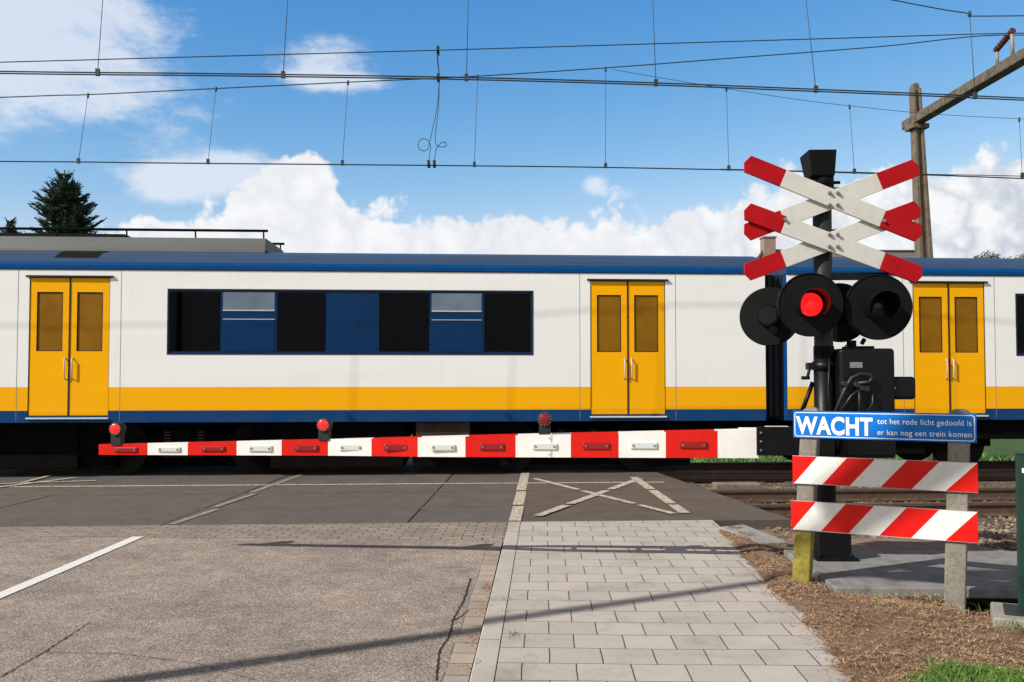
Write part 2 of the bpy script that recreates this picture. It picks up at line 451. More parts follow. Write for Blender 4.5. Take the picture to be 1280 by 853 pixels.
# crossing deck of panels between and beside the rails
T1, T2, G2 = 12.40, 16.50, .745
flange = []
for t in (T1, T2):
    flange += [(t - G2 - .048, t - G2 + .062), (t + G2 - .062, t + G2 + .048)]
strips = []; d0 = 10.43
for a, b in flange:
    strips.append((d0, a)); d0 = b
strips.append((d0, 19.4))
seams = [-14.4, -11.8, -9.2, -6.6, -4.12, -1.50, -.335]
mb = MB()
r_near, r_far = at_z(968, 641.5), at_z(848, 600)
def right_edge(D):
    a, b = r_near.dot(RN), r_far.dot(RN); t = (D - a) / (b - a)
    return r_near.lerp(r_far, t)
for (a, b) in strips:
    us_ = seams + [None]
    for i in range(len(us_) - 1):
        u0, u1 = us_[i], us_[i + 1]
        def corner(u, D, side):
            if u is None: p = right_edge(D); return V((p.x, p.y, 0))
            return uD(u + side * .004, D)
        bot = [corner(u0, a, 1), corner(u1, a, -1), corner(u1, b, -1), corner(u0, b, 1)]
        dz = random.uniform(-.004, .003)
        top = [p + V((0, 0, dz)) for p in bot]; bot = [p + V((0, 0, -.17)) for p in bot]
        mb.hexa(bot, top, 1 if u0 == -.335 else 0)
structure(mb, 'crossing_deck', ['deck_grey', 'deck_brown'], bevel=.008, seg=1)

# painted markings
def strip_on(mb, p0, p1, w, z=.005, n=14, mat=0, zf=None):
    p0, p1 = V(p0), V(p1); d = (p1 - p0); side = V((-d.y, d.x, 0)).normalized() * (w / 2)
    for i in range(n):
        a = p0 + d * (i / n); b = p0 + d * ((i + 1) / n)
        qs = [a - side, b - side, b + side, a + side]
        if zf: qs = [V((q.x, q.y, zf(q) + z)) for q in qs]
        else: qs = [V((q.x, q.y, z)) for q in qs]
        mb.add(qs, [(0, 1, 2, 3)], mat)
def rz_(q): 
    u, v = q.dot(QP), q.dot(QV); return road_z(v) + .012 * (1 - abs(u + 4) / 8)
mb = MB()
strip_on(mb, W_uv(-4.05, 1.0), W_uv(-4.05, 9.33), .115, .006, 30, 0, rz_)
structure(mb, 'centre_line', 'road_paint')
mb = MB()
for a, b in ((10.44, 11.600), (11.725, 13.075), (13.2, 15.5)):
    strip_on(mb, uD(-4.02, a), uD(-3.93, b), .085, .006, 4, 1)
for a, b in ((10.44, 11.600), (11.725, 13.075), (13.2, 15.6)):
    strip_on(mb, uD(-.335, a), uD(-.325, b), .135, .006, 4, 0)
pr0, pr1 = at_z(856, 642), at_z(792, 597)
MZ = [.006]
def cut_strips(p0, p1, w, mat=0):
    MZ[0] += .002
    D0, D1 = p0.dot(RN), p1.dot(RN)
    for a, b in ((10.44, 11.600), (11.725, 13.075), (13.2, 15.6)):
        lo, hi = max(a, min(D0, D1)), min(b, max(D0, D1))
        if hi - lo < .05: continue
        strip_on(mb, p0.lerp(p1, (lo - D0) / (D1 - D0)), p0.lerp(p1, (hi - D0) / (D1 - D0)), w, MZ[0], 4, mat)
cut_strips(pr0, pr1, .13)
cut_strips(at_z(842, 643), at_z(668, 599), .10)
cut_strips(at_z(672, 646), at_z(800, 599), .115)
pl = (at_z(-40, 615), at_z(95, 598)); cut_strips(pl[0], pl[1], .1)
cut_strips(at_z(-30, 607), at_z(120, 602), .08)
cut_strips(at_z(30, 604), at_z(62, 596), .08)
for i in range(40):
    u0 = -9 + i * .27
    if u0 > 1.75: break
    strip_on(mb, uD(u0, 14.10), uD(u0 + .262, 14.10), .10, .004, 1, 0)
structure(mb, 'crossing_markings', ['worn_paint', 'faint_paint'])

# cracks and an old patch seam in the asphalt
def ribbon(mb, pix, w):
    P = [at_z(x, y, -.08) for x, y in pix]; Q = []
    for a, b in zip(P, P[1:]):
        m = max(2, int((b - a).length / .035))
        for i in range(m): Q.append(a.lerp(b, i / m))
    Q.append(P[-1])
    prev = None
    for i, p in enumerate(Q):
        p = p + V((noise.noise((i * .9, 1, 0)), noise.noise((i * .9, 7, 0)), 0)) * .018
        ww = w * (.5 + .9 * abs(noise.noise((i * .6, 3, 3))))
        t = (Q[min(i+1, len(Q)-1)] - Q[max(i-1, 0)]).normalized(); sd = V((-t.y, t.x, 0)) * ww
        cur = [V((q.x, q.y, rz_(q) + .0045)) for q in (p - sd, p + sd)]
        if prev: mb.add([prev[0], cur[0], cur[1], prev[1]], [(0, 1, 2, 3)])
        prev = cur
mb = MB()
ribbon(mb, [(588, 731), (580, 757), (566, 782), (562, 802), (549, 822), (545, 860)], .008)
ribbon(mb, [(566, 784), (578, 776), (585, 770)], .005)
ribbon(mb, [(0, 856), (55, 824), (112, 786)], .006)
ribbon(mb, [(55, 824), (150, 826), (245, 838), (320, 860)], .003)
structure(mb, 'road_crack', 'crack')

# ------------------------------------------------------------------ strewn straw, stones, grass
def place_uv(u, v, zf): p = W_uv(u, v); return V((p.x, p.y, zf(u, v)))
mb = MB(); rnd = random.Random(3)
def in_slab(u, v): return u > SLAB_U0 - .02 and SLAB_V0 - .02 < v < SLAB_V1
cnt = 0
while cnt < 52000:
    v = 4.3 + (rnd.random() ** 1.35) * 5.3; u = edge_u(v) - .12 + abs(rnd.gauss(0, .9)) if rnd.random() < .35 else rnd.uniform(edge_u(v) - .06, 3.6)
    if in_slab(u, v) or u > 3.9: continue
    if u > 2.84 and v > 6.52: continue
    if v > 8.2 and rnd.random() < .6: continue
    cnt += 1
    z = max(soil_z(u, v), -.001)
    if u < edge_u(v) - .02 and rnd.random() < .86: continue
    L = rnd.uniform(.012, .055) * (1.25 if rnd.random() < .1 else 1); w = rnd.uniform(.0007, .0018) * (.75 + v * .07)
    a = rnd.uniform(0, pi); d = V((cos(a), sin(a), rnd.gauss(.0, .16))) * L
    sd = V((-sin(a), cos(a), rnd.uniform(-.5, .5))).normalized() * w
    p = W_uv(u, v, z + .006 + rnd.random() * .016)
    q = p + d * .5 + V((rnd.gauss(0, .004), rnd.gauss(0, .004), rnd.uniform(0, .007)))
    e = p + d
    pn = noise.noise((u * 2.2, v * 2.2, 9)) + .5 * noise.noise((u * 6, v * 6, 4))
    if rnd.random() < .75 * sstep(.02, .34, pn): continue
    mt = rnd.choices((0, 1, 2, 3), (2.0 + 2.5 * sstep(.1, -.4, pn), 4, 4, 2.2))[0]
    mb.add([p - sd, p + sd, q + sd, q - sd, e], [(0, 1, 2, 3), (3, 2, 4)], mt)
tag(mb.build('dry_grass', ['straw_pale', 'straw', 'straw_brown', 'straw_dark']), 'brown layer of dry cut grass and mulch beside the pavement', 'dry grass', kind='stuff')

def blade(mb, p, h, rnd, mat, w=.004, lean=.5):
    a = rnd.uniform(0, 2 * pi); d = V((cos(a), sin(a), 0)); sd = V((-sin(a), cos(a), 0)) * w
    l1 = d * (h * lean * rnd.uniform(.1, .5)); l2 = d * (h * lean * rnd.uniform(.6, 1.4))
    m = p + l1 + V((0, 0, h * .55)); e = p + l2 + V((0, 0, h * rnd.uniform(.7, 1)))
    mb.add([p - sd, p + sd, m + sd * .8, m - sd * .8, e], [(0, 1, 2, 3), (3, 2, 4)], mat)
mb = MB(); rnd = random.Random(5); cnt = 0
while cnt < 13000:
    u = rnd.uniform(1.55, 3.5); v = rnd.uniform(4.4, 5.6)
    lim = 5.22 + .14 * noise.noise((u * 3, 0, 4)) + .09 * noise.noise((u * 9, 1, 4)) - .45 * sstep(1.95, 1.66, u) - .1 * sstep(2.6, 3.0, u)
    if v > lim: continue
    if rnd.random() > sstep(0, .3, lim - v) + .07: continue
    cnt += 1
    p = place_uv(u, v, soil_z)
    blade(mb, p, rnd.uniform(.02, .06) * (.6 + .6 * sstep(0, .3, lim - v)), rnd, rnd.choices((0, 1, 2), (5, 3, 2))[0], rnd.uniform(.0016, .0034), 1.0)
for (x, y, nn) in ((1190, 752, 30), (1236, 766, 22), (1150, 742, 14), (1275, 800, 40), (1120, 770, 6)):
    c = at_z(x, y, 0)
    for i in range(nn):
        q = c + V((rnd.gauss(0, .06), rnd.gauss(0, .05), 0)); u, v = q.dot(QP), q.dot(QV)
        blade(mb, V((q.x, q.y, soil_z(u, v))), rnd.uniform(.05, .13), rnd, rnd.choices((0, 1, 2), (3, 2, 3))[0], .002, 1.0)
tag(mb.build('grass', ['blade', 'blade_light', 'blade_dark']), 'bright green grass patch at the near end of the dry grass', 'grass', kind='stuff')
# weeds in the pavement joints
mb = MB()
for (x, y, nn, sp) in ((640, 795, 34, .035), (633, 765, 10, .02), (632, 750, 8, .02), (684, 728, 4, .02), (662, 820, 8, .02), (606, 742, 16, .03)):
    c = at_z(x, y, 0)
    for i in range(nn):
        q = c + V((rnd.gauss(0, sp), rnd.gauss(0, sp * 1.3), 0))
        blade(mb, V((q.x, q.y, 0.0 if q.dot(QP) > -.4 else -.045)), rnd.uniform(.01, .035), rnd, rnd.choices((0, 1, 2), (2, 2, 2))[0], .0018, 1.6)
tag(mb.build('weeds', ['blade', 'straw', 'blade_dark']), 'small weeds growing in the joints of the pavement and kerb', 'weeds', kind='stuff')
# dead leaves in the gutter
mb = MB()
for (x, y, nn, sp) in ((607, 742, 34, .05), (603, 772, 12, .04), (590, 808, 22, .05), (586, 845, 24, .05), (614, 705, 12, .04), (618, 688, 10, .04), (1030, 640, 8, .2), (965, 735, 6, .2)):
    c = at_z(x, y, -.07)
    for i in range(nn):
        q = c + V((rnd.gauss(0, sp * .5), rnd.gauss(0, sp * 1.6), 0)); u = q.dot(QP)
        zz = rz_(q) + .02 if u < -.405 else (.012 if u < 1.6 else .05)
        if -.53 > u: continue
        a = rnd.uniform(0, 6.3); r = rnd.uniform(.006, .014)
        d = V((cos(a), sin(a), rnd.uniform(-.4, .4))) * r; e = V((-sin(a), cos(a), rnd.uniform(-.4, .4))) * r * .6
        p = V((q.x, q.y, zz))
        mb.add([p - d, p - e, p + d, p + e], [(0, 1, 2, 3)], rnd.choice((0, 1, 0)))
tag(mb.build('fallen_leaves', ['leaf_dry', 'leaf_red']), 'reddish dead leaves gathered in the gutter along the kerb', 'leaves', kind='stuff')
# ballast stones
mb = MB(); rnd = random.Random(9)
def rock(mb, p, r, mat):
    vs = []
    for t in ((1,0,0),(-1,0,0),(0,1,0),(0,-1,0),(0,0,1),(0,0,-1),(.6,.6,.55),(-.6,.6,.5),(.6,-.6,.5),(-.6,-.6,.55)):
        vs.append(p + V(t) * (r * rnd.uniform(.65, 1.15)))
    fs = [(4,6,7),(4,7,9),(4,9,8),(4,8,6),(6,0,2),(6,2,7),(7,2,1),(7,1,9),(9,1,3),(9,3,8),(8,3,0),(8,0,6),(0,5,2),(2,5,1),(1,5,3),(3,5,0)]
    mb.add(vs, fs, mat)
n_ = 0
while n_ < 7200:
    D = rnd.choice((rnd.uniform(8.7, 11.6), rnd.uniform(8.7, 11.6), rnd.uniform(11.6, 15.0))); s = rnd.uniform(2.4, 8.6)
    p = W_sd(s, D); u, v = p.dot(QP), p.dot(QV)
    e = right_edge(D)
    if D > 10.2 and s < e.dot(RR) + .03: continue
    if v < 8.4 or D < 10.4 and (u < edge_u(v) + .5 or (v < 9.35 and u < 3.8)): continue
    if D < 10.2 and u < 3.5 and rnd.random() < .4: continue
    zz = max(bed(D) if D > 10.25 else -9, soil_z(u, v))
    if 11.7 < D < 13.1 and rnd.random() < .3: zz -= .01
    rock(mb, V((p.x, p.y, zz + rnd.uniform(-.01, .015))), rnd.uniform(.016, .034), rnd.choices((0, 1, 2), (5, 2, 3))[0]); n_ += 1
tag(mb.build('gravel', ['stone', 'stone_pale', 'stone_dark']), 'brown ballast stones around the rails right of the crossing', 'ballast', kind='stuff')
# far grass strip behind the tracks
mb = MB(); rnd = random.Random(11)
for i in range(9000):
    s = rnd.uniform(-12, 13); D = 19.6 + rnd.random() ** 1.5 * 5
    p = W_sd(s, D, -.36)
    blade(mb, p, rnd.uniform(.06, .2), rnd, rnd.choices((0, 1, 2), (4, 4, 1))[0], .010, .8)
tag(mb.build('trackside_grass', ['blade', 'blade_light', 'blade_dark']), 'sunlit green grass seen under the train beyond the tracks', 'grass', kind='stuff')

# paving behind the slab
mb = MB()
c = [W_uv(2.15, 8.58), W_uv(4.2, 8.58), W_uv(3.75, 9.28), W_uv(2.35, 9.28)]
mb.hexa([V((p.x, p.y, -.1)) for p in c], [V((p.x, p.y, .035)) for p in c])
structure(mb, 'paved_strip', 'brown_paving')

# ------------------------------------------------------------------ slab, cover plate
root_p = W_uv(SLAB_U0, SLAB_V0)
mb = MB()
mb.box((0, 0, -.022), (3.4, SLAB_V1 - SLAB_V0, .055))
sl = mb.build('concrete_slab', 'slab_concrete', bevel=.012); sl.location = root_p; sl.rotation_euler.z = QA
tag(sl, 'thick grey concrete slab the crossing signal stands on, mostly in shadow', 'concrete slab')
mb = MB()
a = [at_z(901, 660, .02), at_z(950, 681, .02), at_z(985, 679, .02), at_z(930, 657, .02)]
mb.hexa([p - V((0, 0, .05)) for p in a][::1], [p + V((0, 0, .012)) for p in a])
tag(mb.build('cover_plate', 'concrete', bevel=.006), 'flat dark concrete cover plate where the pavement meets the crossing deck', 'cover plate')

# ------------------------------------------------------------------ tracks
def make_track(name, D, label, sleepers, s0, s1):
    root = thing(name, label, 'railway track', W_sd(0, D, -.2), RA)
    prof = [(-.075, 0), (-.075, .012), (-.012, .035), (-.010, .12), (-.036, .135), (-.036, .168), (-.028, .175), (.028, .175), (.036, .168), (.036, .135), (.010, .12), (.012, .035), (.075, .012), (.075, 0)]
    for sgn in (-1, 1):
        mb = MB(); y = sgn * (.7175 + .036); n = len(prof)
        a = [(s0, y + p, z + .025) for p, z in prof]; b = [(s1, y + p, z + .025) for p, z in prof]
        for i in range(n):
            j = (i + 1) % n
            mb.add([a[i], b[i], b[j], a[j]], [(0, 1, 2, 3)], 1 if 5 <= i <= 7 else 0)
        mb.build('rail', ['rail_rust', 'rail_head'], root)
    for s in sleepers:
        mb = MB(); mb.box((s - .125, -1.3, -.13), (s + .125, 1.3, .02))
        o = mb.build('sleeper', 'sleeper_wood', root, bevel=.012, seg=1)
        for sgn, off in ((-1, -.115), (-1, .115), (1, -.115), (1, .115)):
            if D > 14: break
            mb = MB()
            if True:
                y = sgn * .7535 + off
                mb.box((s - .075, y - .04, .02), (s + .075, y + .04, .045), 0)
                mb.cyl((s - .03, y, .04), (s - .03, y, .085), .016, n=8, mat=0)
                mb.box((s - .015, y - .03, .045), (s + .05, y + .03, .065), 0)
            mb.build('rail_clip', 'rail_rust', o)
    return root
make_track('railway_track', T1, 'rusty near railway track of two rails emerging from the crossing deck', [3.6 + .6 * i for i in range(10)], -40, 60)
make_track('railway_track', T2, 'far railway track that the train is standing on', [3.9 + .6 * i for i in range(9)], -40, 60)
# timber end block by the rails
p = at_z(918, 606, .02)
mb = MB(); mb.box((-.30, -.14, -.22), (.36, .14, .045))
o = mb.build('timber_block', 'sleeper_wood', bevel=.015); o.location = (p.x, p.y, 0); o.rotation_euler.z = RA
M['timber_pale'] = simple('timber_pale', (.21, .165, .12), .9, .4, 9, bump=.4); o.data.materials[0] = M['timber_pale']
tag(o, 'short weathered timber block lying between the tracks beside the crossing deck', 'timber block')

# ------------------------------------------------------------------ train (rail frame, local x = s, y = away from camera)
TD = 15.05
train = thing('passenger_train', 'white commuter train with yellow doors, yellow and blue stripes and blue roof passing the crossing', 'train', W_sd(0, TD, 0), RA)
def S(px, y=450): return local(train, at_D(px, y, TD)).x
def Zt(py, px=640): return at_D(px, py, TD).z
ZR, ZW, ZY0, ZY1, ZB = 3.27, 3.27, 1.06, 1.425, .875
WZ0, WZ1 = Zt(442.5), Zt(365)
DZ1 = Zt(350)
def carriage_side(mb, s0, s1, holes, y=0.0, depth=.05, flip=False):
    zs = [ZB, ZY0, ZY1, ZW]; ss = [s0, s1]
    for a, b, c_, d_ in holes: ss += [a, b]; zs += [c_, d_]
    ss = sorted(set(round(x, 5) for x in ss)); zs = sorted(set(round(x, 5) for x in zs))
    for i in range(len(ss) - 1):
        for j in range(len(zs) - 1):
            cs, cz = (ss[i] + ss[i+1]) / 2, (zs[j] + zs[j+1]) / 2
            if any(a < cs < b and c_ < cz < d_ for a, b, c_, d_ in holes): continue
            mt = 2 if cz < ZY0 else (1 if cz < ZY1 else 0)
            mb.add([(ss[i], y, zs[j]), (ss[i+1], y, zs[j]), (ss[i+1], y, zs[j+1]), (ss[i], y, zs[j+1])], [(0, 1, 2, 3)], mt)
    for a, b, c_, d_ in holes:
        k_ = y + depth
        mb.add([(a, y, c_), (b, y, c_), (b, k_, c_), (a, k_, c_)], [(0, 1, 2, 3)], 3)
        mb.add([(a, y, d_), (b, y, d_), (b, k_, d_), (a, k_, d_)], [(3, 2, 1, 0)], 3)
        mb.add([(a, y, c_), (a, y, d_), (a, k_, d_), (a, k_, c_)], [(3, 2, 1, 0)], 3)
        mb.add([(b, y, c_), (b, y, d_), (b, k_, d_), (b, k_, c_)], [(0, 1, 2, 3)], 3)
        if c_ < 1.5: mb.add([(a, k_, c_), (b, k_, c_), (b, k_, d_), (a, k_, d_)], [(0, 1, 2, 3)], 4)
WID = 2.86
def make_carriage(s0, s1, doors, bands):
    holes = [(d - .61, d + .61, ZB + .10, DZ1) for d in doors] + [(a, b, WZ0, WZ1) for a, b in bands]
    mb = MB(); carriage_side(mb, s0, s1, holes)
    # far side, ends
    mb.add([(s0, WID, ZB), (s1, WID, ZB), (s1, WID, ZW), (s0, WID, ZW)], [(3, 2, 1, 0)], 0)
    for s in (s0, s1): mb.add([(s, 0, ZB), (s, WID, ZB), (s, WID, ZW), (s, 0, ZW)], [(0, 1, 2, 3)], 2)
    mb.add([(s0, 0, ZB), (s1, 0, ZB), (s1, WID, ZB), (s0, WID, ZB)], [(3, 2, 1, 0)], 4)
    body = mb.build('carriage_body', ['train_white', 'train_yellow', 'train_blue', 'rubber', 'black_under'], train)
    # roof
    prof = [(-.012, ZW - .02), (-.012, ZW + .055), (.03, ZW + .11), (.12, ZW + .19), (.30, ZW + .28), (.62, ZW + .355), (1.05, ZW + .40), (WID/2, ZW + .41)]
    prof += [(WID - y, z) for y, z in prof[-2::-1]]
    mb = MB(); n = len(prof)
    a = [(s0, y, z) for y, z in prof]; b = [(s1, y, z) for y, z in prof]
    for i in range(n - 1): mb.add([a[i], b[i], b[i+1], a[i+1]], [(0, 1, 2, 3)], 0 if i < 2 or i > n - 4 else 1, True)
    mb.add(a, [tuple(range(n))], 1); mb.add(b, [tuple(range(n-1, -1, -1))], 1)
    mb.build('roof', ['train_blue', 'roof_blue'], train)
    mb = MB(); mb.box((s0 + .03, -.02, ZW - .006), (s1 - .03, .01, ZW + .012)); mb.build('rain_gutter', 'train_blue', body)
    # panel joints on the side
    mb = MB()
    for d in doors:
        for q in (-.78, .78): mb.box((d + q - .004, -.0015, ZB + .02), (d + q + .004, .01, ZW - .03))
    mb.build('panel_seam', 'label_grey', body, split=True)
    for d in doors: make_door(d)
    for a, b in bands: make_band(a, b)
    return body
def framed(mb, a, b, z0, z1, y0, y1, w, mat=0):
    mb.box((a, y0, z0), (b, y1, z0 + w), mat); mb.box((a, y0, z1 - w), (b, y1, z1), mat)
    mb.box((a, y0, z0 + w), (a + w, y1, z1 - w), mat); mb.box((b - w, y0, z0 + w), (b, y1, z1 - w), mat)
def make_door(d):
    zb = ZB + .11; zt = DZ1 - .015
    for sgn in (-1, 1):
        a, b = (d - .60, d - .006) if sgn < 0 else (d + .006, d + .60)
        wz0, wz1 = WZ0 + .03, WZ1 - .04; wa, wb = a + .10, b - .10
        mb = MB()
        mb.box((a, .012, zb), (b, .045, wz0)); mb.box((a, .012, wz1), (b, .045, zt))
        mb.box((a, .012, wz0), (wa, .045, wz1)); mb.box((wb, .012, wz0), (b, .045, wz1))
        o = mb.build('door_leaf', 'train_yellow', train)
        mb = MB(); mb.box((wa + .012, .030, wz0 + .012), (wb - .012, .036, wz1 - .012)); mb.build('door_window', 'amber_glass', o)
        mb = MB(); framed(mb, wa, wb, wz0, wz1, .018, .040, .014); mb.build('window_seal', 'rubber', o)
        hx = b - .05 if sgn < 0 else a + .05
        mb = MB(); mb.tube([(hx, .012, 1.55), (hx, -.03, 1.58), (hx, -.03, 1.85), (hx, .012, 1.88)], .011, 8); mb.build('handle', 'silver', o)
    mb = MB(); mb.box((d - .012, .004, zb), (d + .012, .046, zt)); mb.build('door_seal', 'rubber', train)
    mb = MB(); mb.box((d - .62, -.05, ZB + .055), (d + .62, .03, ZB + .078)); mb.build('door_step', 'step_white', train, bevel=.004)
    mb = MB(); mb.box((d - .66, -.035, DZ1 - .004), (d + .66, .02, DZ1 + .022)); mb.build('door_canopy', 'rubber', train)
def make_band(a, b):
    # blue band with four dark panes and two opening windows with pale upper lights
    fr = [0, .143, .290, .430, .570, .716, .862, 1.0]; L = b - a
    mb = MB(); zb_, zt_ = WZ0 + .03, WZ1 - .03
    mb.box((a + .004, .014, WZ0 + .004), (b - .004, .045, zb_)); mb.box((a + .004, .014, zt_), (b - .004, .045, WZ1 - .004))
    mb.box((a + .004, .014, zb_), (a + .018, .045, zt_)); mb.box((b - .018, .014, zb_), (b - .004, .045, zt_))
    for i in (1, 3, 5): mb.box((a + L * fr[i] - .018, .014, zb_), (a + L * fr[i+1] + .018, .045, zt_))
    band = mb.build('window_band', 'window_blue', train)
    mb = MB(); mb.box((a - .3, 1.5, 1.0), (b + .3, 1.52, 3.2)); mb.box((a - .3, .06, 1.0), (b + .3, 1.5, 1.02)); mb.box((a - .3, .06, 3.18), (b + .3, 1.5, 3.2)); mb.build('dim_partition', 'interior_grey', band)  # dark panel midway with floor and ceiling, added to keep the inside dim
    x = a + .35
    while x < b - .2:
        for y in (.18, .72):
            mb = MB(); mb.box((x, y, 1.02), (x + .12, y + .46, 2.28)); mb.box((x + .01, y + .1, 2.28), (x + .10, y + .36, 2.42)); mb.box((x - .38, y, 1.3), (x, y + .46, 1.42))
            mb.build('seat', 'seat_fabric', band, bevel=.03)
        x += 1.02
    mb = MB(); mb.tube([(a + L * .36, .9, 1.02), (a + L * .36, .9, 3.18)], .018, 8); mb.tube([(a + L * .65, .9, 1.02), (a + L * .65, .9, 3.18)], .018, 8); mb.build('grab_pole', 'silver', band, split=True)
    for i in range(7):
        x0, x1 = a + L * fr[i] + .018, a + L * fr[i+1] - .018
        z0, z1 = WZ0 + .03, WZ1 - .03
        if i in (0, 2, 4, 6):
            mb = MB(); mb.box((x0 - .02, .030, z0 - .01), (x1 + .02, .036, z1 + .01)); pn_ = mb.build('window_pane', 'tinted_glass', band)
        elif i in (1, 5):
            mb = MB(); zm = z1 - .27
            mb.box((x0, .007, zm), (x1, .0195, z1)); mb.build('upper_light', 'vent_pane', band, bevel=.004, seg=1)
            mb = MB(); mb.box((x0, .002, zm - .025), (x1, .0195, zm - .003)); mb.box((x0, .004, zm - .16), (x1, .0195, zm - .148))
            mb.build('window_rail', 'silver', band, split=True)
            mb = MB(); mb.box((x0, .006, z0), (x1, .0195, zm - .165)); mb.build('lower_panel', 'window_blue', band)
    mb = MB(); framed(mb, a - .02, b + .02, WZ0 - .02, WZ1 + .02, -.006, .012, .022); mb.build('window_seal', 'rubber', band)
sA1 = S(957); sB0 = S(984)
dA = [S(86), S(785)]
make_carriage(-17.0, sA1, [S(86)-9.05] + dA, [(S(210), S(665)), (S(210) - 9.05, S(665) - 9.05)])
make_carriage(sB0, sB0 + 20, [S(1187), S(1187) + 9.05], [(S(1272), S(1272) + 5.85)])
mb = MB()
for i in range(7):
    w = (sB0 - sA1) / 7; x = sA1 + w * i
    mb.box((x + .01, .18 + (.05 if i % 2 else 0), .95), (x + w + .01, WID - .2, ZW - .02 + (.02 if i % 2 else 0)))
mb.build('gangway', 'rubber', train)
# grey equipment unit on the roof with a raised rail
zr0, zr1 = Zt(309.5), Zt(294)
mb = MB(); e = S(322)
mb.hexa([(-16, .55, zr0 - .05), (e, .55, zr0 - .05), (e, 2.3, zr0 - .05), (-16, 2.3, zr0 - .05)], [(-16, .62, zr1), (e, .62, zr1), (e, 2.2, zr1), (-16, 2.2, zr1)])
u_ = mb.build('roof_unit', 'roof_grey', train, bevel=.015)
mb = MB(); mb.box((-16, .56, zr0 - .07), (e + .02, .60, zr0 - .012)); mb.build('skirt', 'black_under', u_)
mb = MB(); zz = Zt(284.5)
mb.tube([(-16, .62, zz), (e + .02, .62, zz)], .022, 8)
mb.tube([(-16, 2.15, zz), (e + .02, 2.15, zz)], .022, 8)
for i in range(9):
    x = e - .05 - i * 1.1
    mb.tube([(x, .64, zr1 - .01), (x, .62, zz)], .014, 6); mb.tube([(x, 2.15, zr1 - .01), (x, 2.15, zz)], .014, 6)
mb.build('roof_rail', 'black_matte', u_)
mb = MB(); mb.box((-16, .9, zr1 - .01), (S(128), 1.9, Zt(287))); mb.build('roof_cowl', 'black_matte', u_)
mb = MB(); 
Pv = [(.05, ZW + .125), (.13, ZW + .20), (.31, ZW + .29), (.60, ZW + .36)]
mb.add([(x, y, z) for x in (S(62), S(117)) for y, z in Pv], [(i, i + 4, i + 5, i + 1) for i in range(3)])
mb.add([(S(62), .05, ZW + .1), (S(117), .05, ZW + .1), (S(117), .05, ZW + .125), (S(62), .05, ZW + .125)], [(0, 1, 2, 3)])
mb.build('roof_vent', 'black_matte', train)
# underframe
def bogie(c):
    mb = MB()
    mb.box((c - 1.5, .32, .42), (c + 1.5, .44, .62)); mb.box((c - .35, .28, .30), (c + .35, .46, .74))
    mb.box((c - 1.5, WID - .44, .42), (c + 1.5, WID - .32, .62)); mb.box((c - .3, .4, .4), (c + .3, WID - .4, .7))
    for w in (-1.1, 1.1): mb.box((c + w - .2, .27, .34), (c + w + .2, .45, .60))
    bo = mb.build('bogie', 'black_under', train, bevel=.01, seg=1)
    for w in (-1.1, 1.1):
        mb = MB()
        for y in (.655, WID - .655 - .0):
            mb.cyl((c + w, y - .06, .455), (c + w, y + .06, .455), .45, n=32); mb.cyl((c + w, y - .12, .455), (c + w, y - .06, .455), .12, n=16)
        mb.cyl((c + w, .7, .455), (c + w, WID - .7, .455), .08, n=12)
        mb.build('wheelset', 'wheel_steel', bo)
    mb = MB()
    for w in (-.26, .26):
        P = [(c + w + .07 * cos(t * .6), .34 + .07 * sin(t * .6), .48 + t * .0045) for t in range(60)]
        mb.tube(P, .013, 6)
    mb.build('spring', 'under_brown', bo, split=True)
for c in (S(225), S(725), S(225) - 9.05, S(1140), S(1140) + 13): bogie(c)
def under_box(a, b, z0, z1, y0=.12, mat='black_under', name='equipment_box'):
    mb = MB(); mb.box((a, y0, z0), (b, WID - .2, z1)); mb.build(name, mat, train, bevel=.02)
under_box(S(335), S(505), .12, .87, .3); under_box(S(520), S(588), .42, .87, .10, 'under_brown'); under_box(S(515), S(640), .12, .87, .35)
for c_ in (S(225), S(725)):
    under_box(c_ - 1.35, c_ + 1.35, .10, .80, .9)
under_box(S(85), S(135), .12, .87, .4); under_box(S(310), S(340), .12, .87, .4); under_box(S(815), S(870), .12, .87, .4); under_box(S(635), S(650), .2, .87, .4)
under_box(S(-70), S(90), .14, .87, .3); under_box(S(1225), S(1420), .55, .87); under_box(S(800), S(955), .60, .86, .5); under_box(S(990), S(1060), .62, .87, .4)
mb = MB(); mb.box((-17, .9, .62), (20, WID - .9, .87)); mb.build('underframe', 'black_under', train)
mb = MB(); mb.cyl((sA1 - .1, 1.43, .72), (sB0 + .1, 1.43, .72), .12, n=12); mb.build('coupler', 'black_under', train)

# ------------------------------------------------------------------ crossing signal
sig_p = at_z(1031, 697, .055)
SIGV = sig_p.dot(QV)
sig = thing('crossing_signal', 'black signal mast with two red and white crosses and round lights, one lit red', 'crossing signal', (sig_p.x, sig_p.y, .055), QA)
def sg(px, py, dy=0.0):                # local point on the plane dy behind the signal post axis
    return local(sig, at_v(px, py, SIGV + dy))
mb = MB()
x0 = sg(1018, 690).x; x1 = sg(1058, 690).x; zt = sg(1030, 606).z
mb.box((x0, -.14, 0), (x1, .14, sg(1030, 655).z)); mb.box((x0 - .03, -.18, 0), (x1 + .05, .18, .025))
for a in (-1, 1):
    for b in (-1, 1): mb.cyl(((x0 + x1)/2 + a * .13, b * .14, .02), ((x0 + x1)/2 + a * .13, b * .14, .06), .018, n=8)
mb.build('pedestal', 'black_matte', sig, bevel=.008)
cx = sg(1028, 300).x; ztop = sg(1028, 222).z
mb = MB(); mb.cyl((cx, 0, .02), (cx, 0, ztop), .079, n=28); mb.build('post', 'post_grey', sig)
mb = MB(); mb.cyl((cx, 0, .10), (cx, 0, sg(1028, 433).z), .086, n=28)
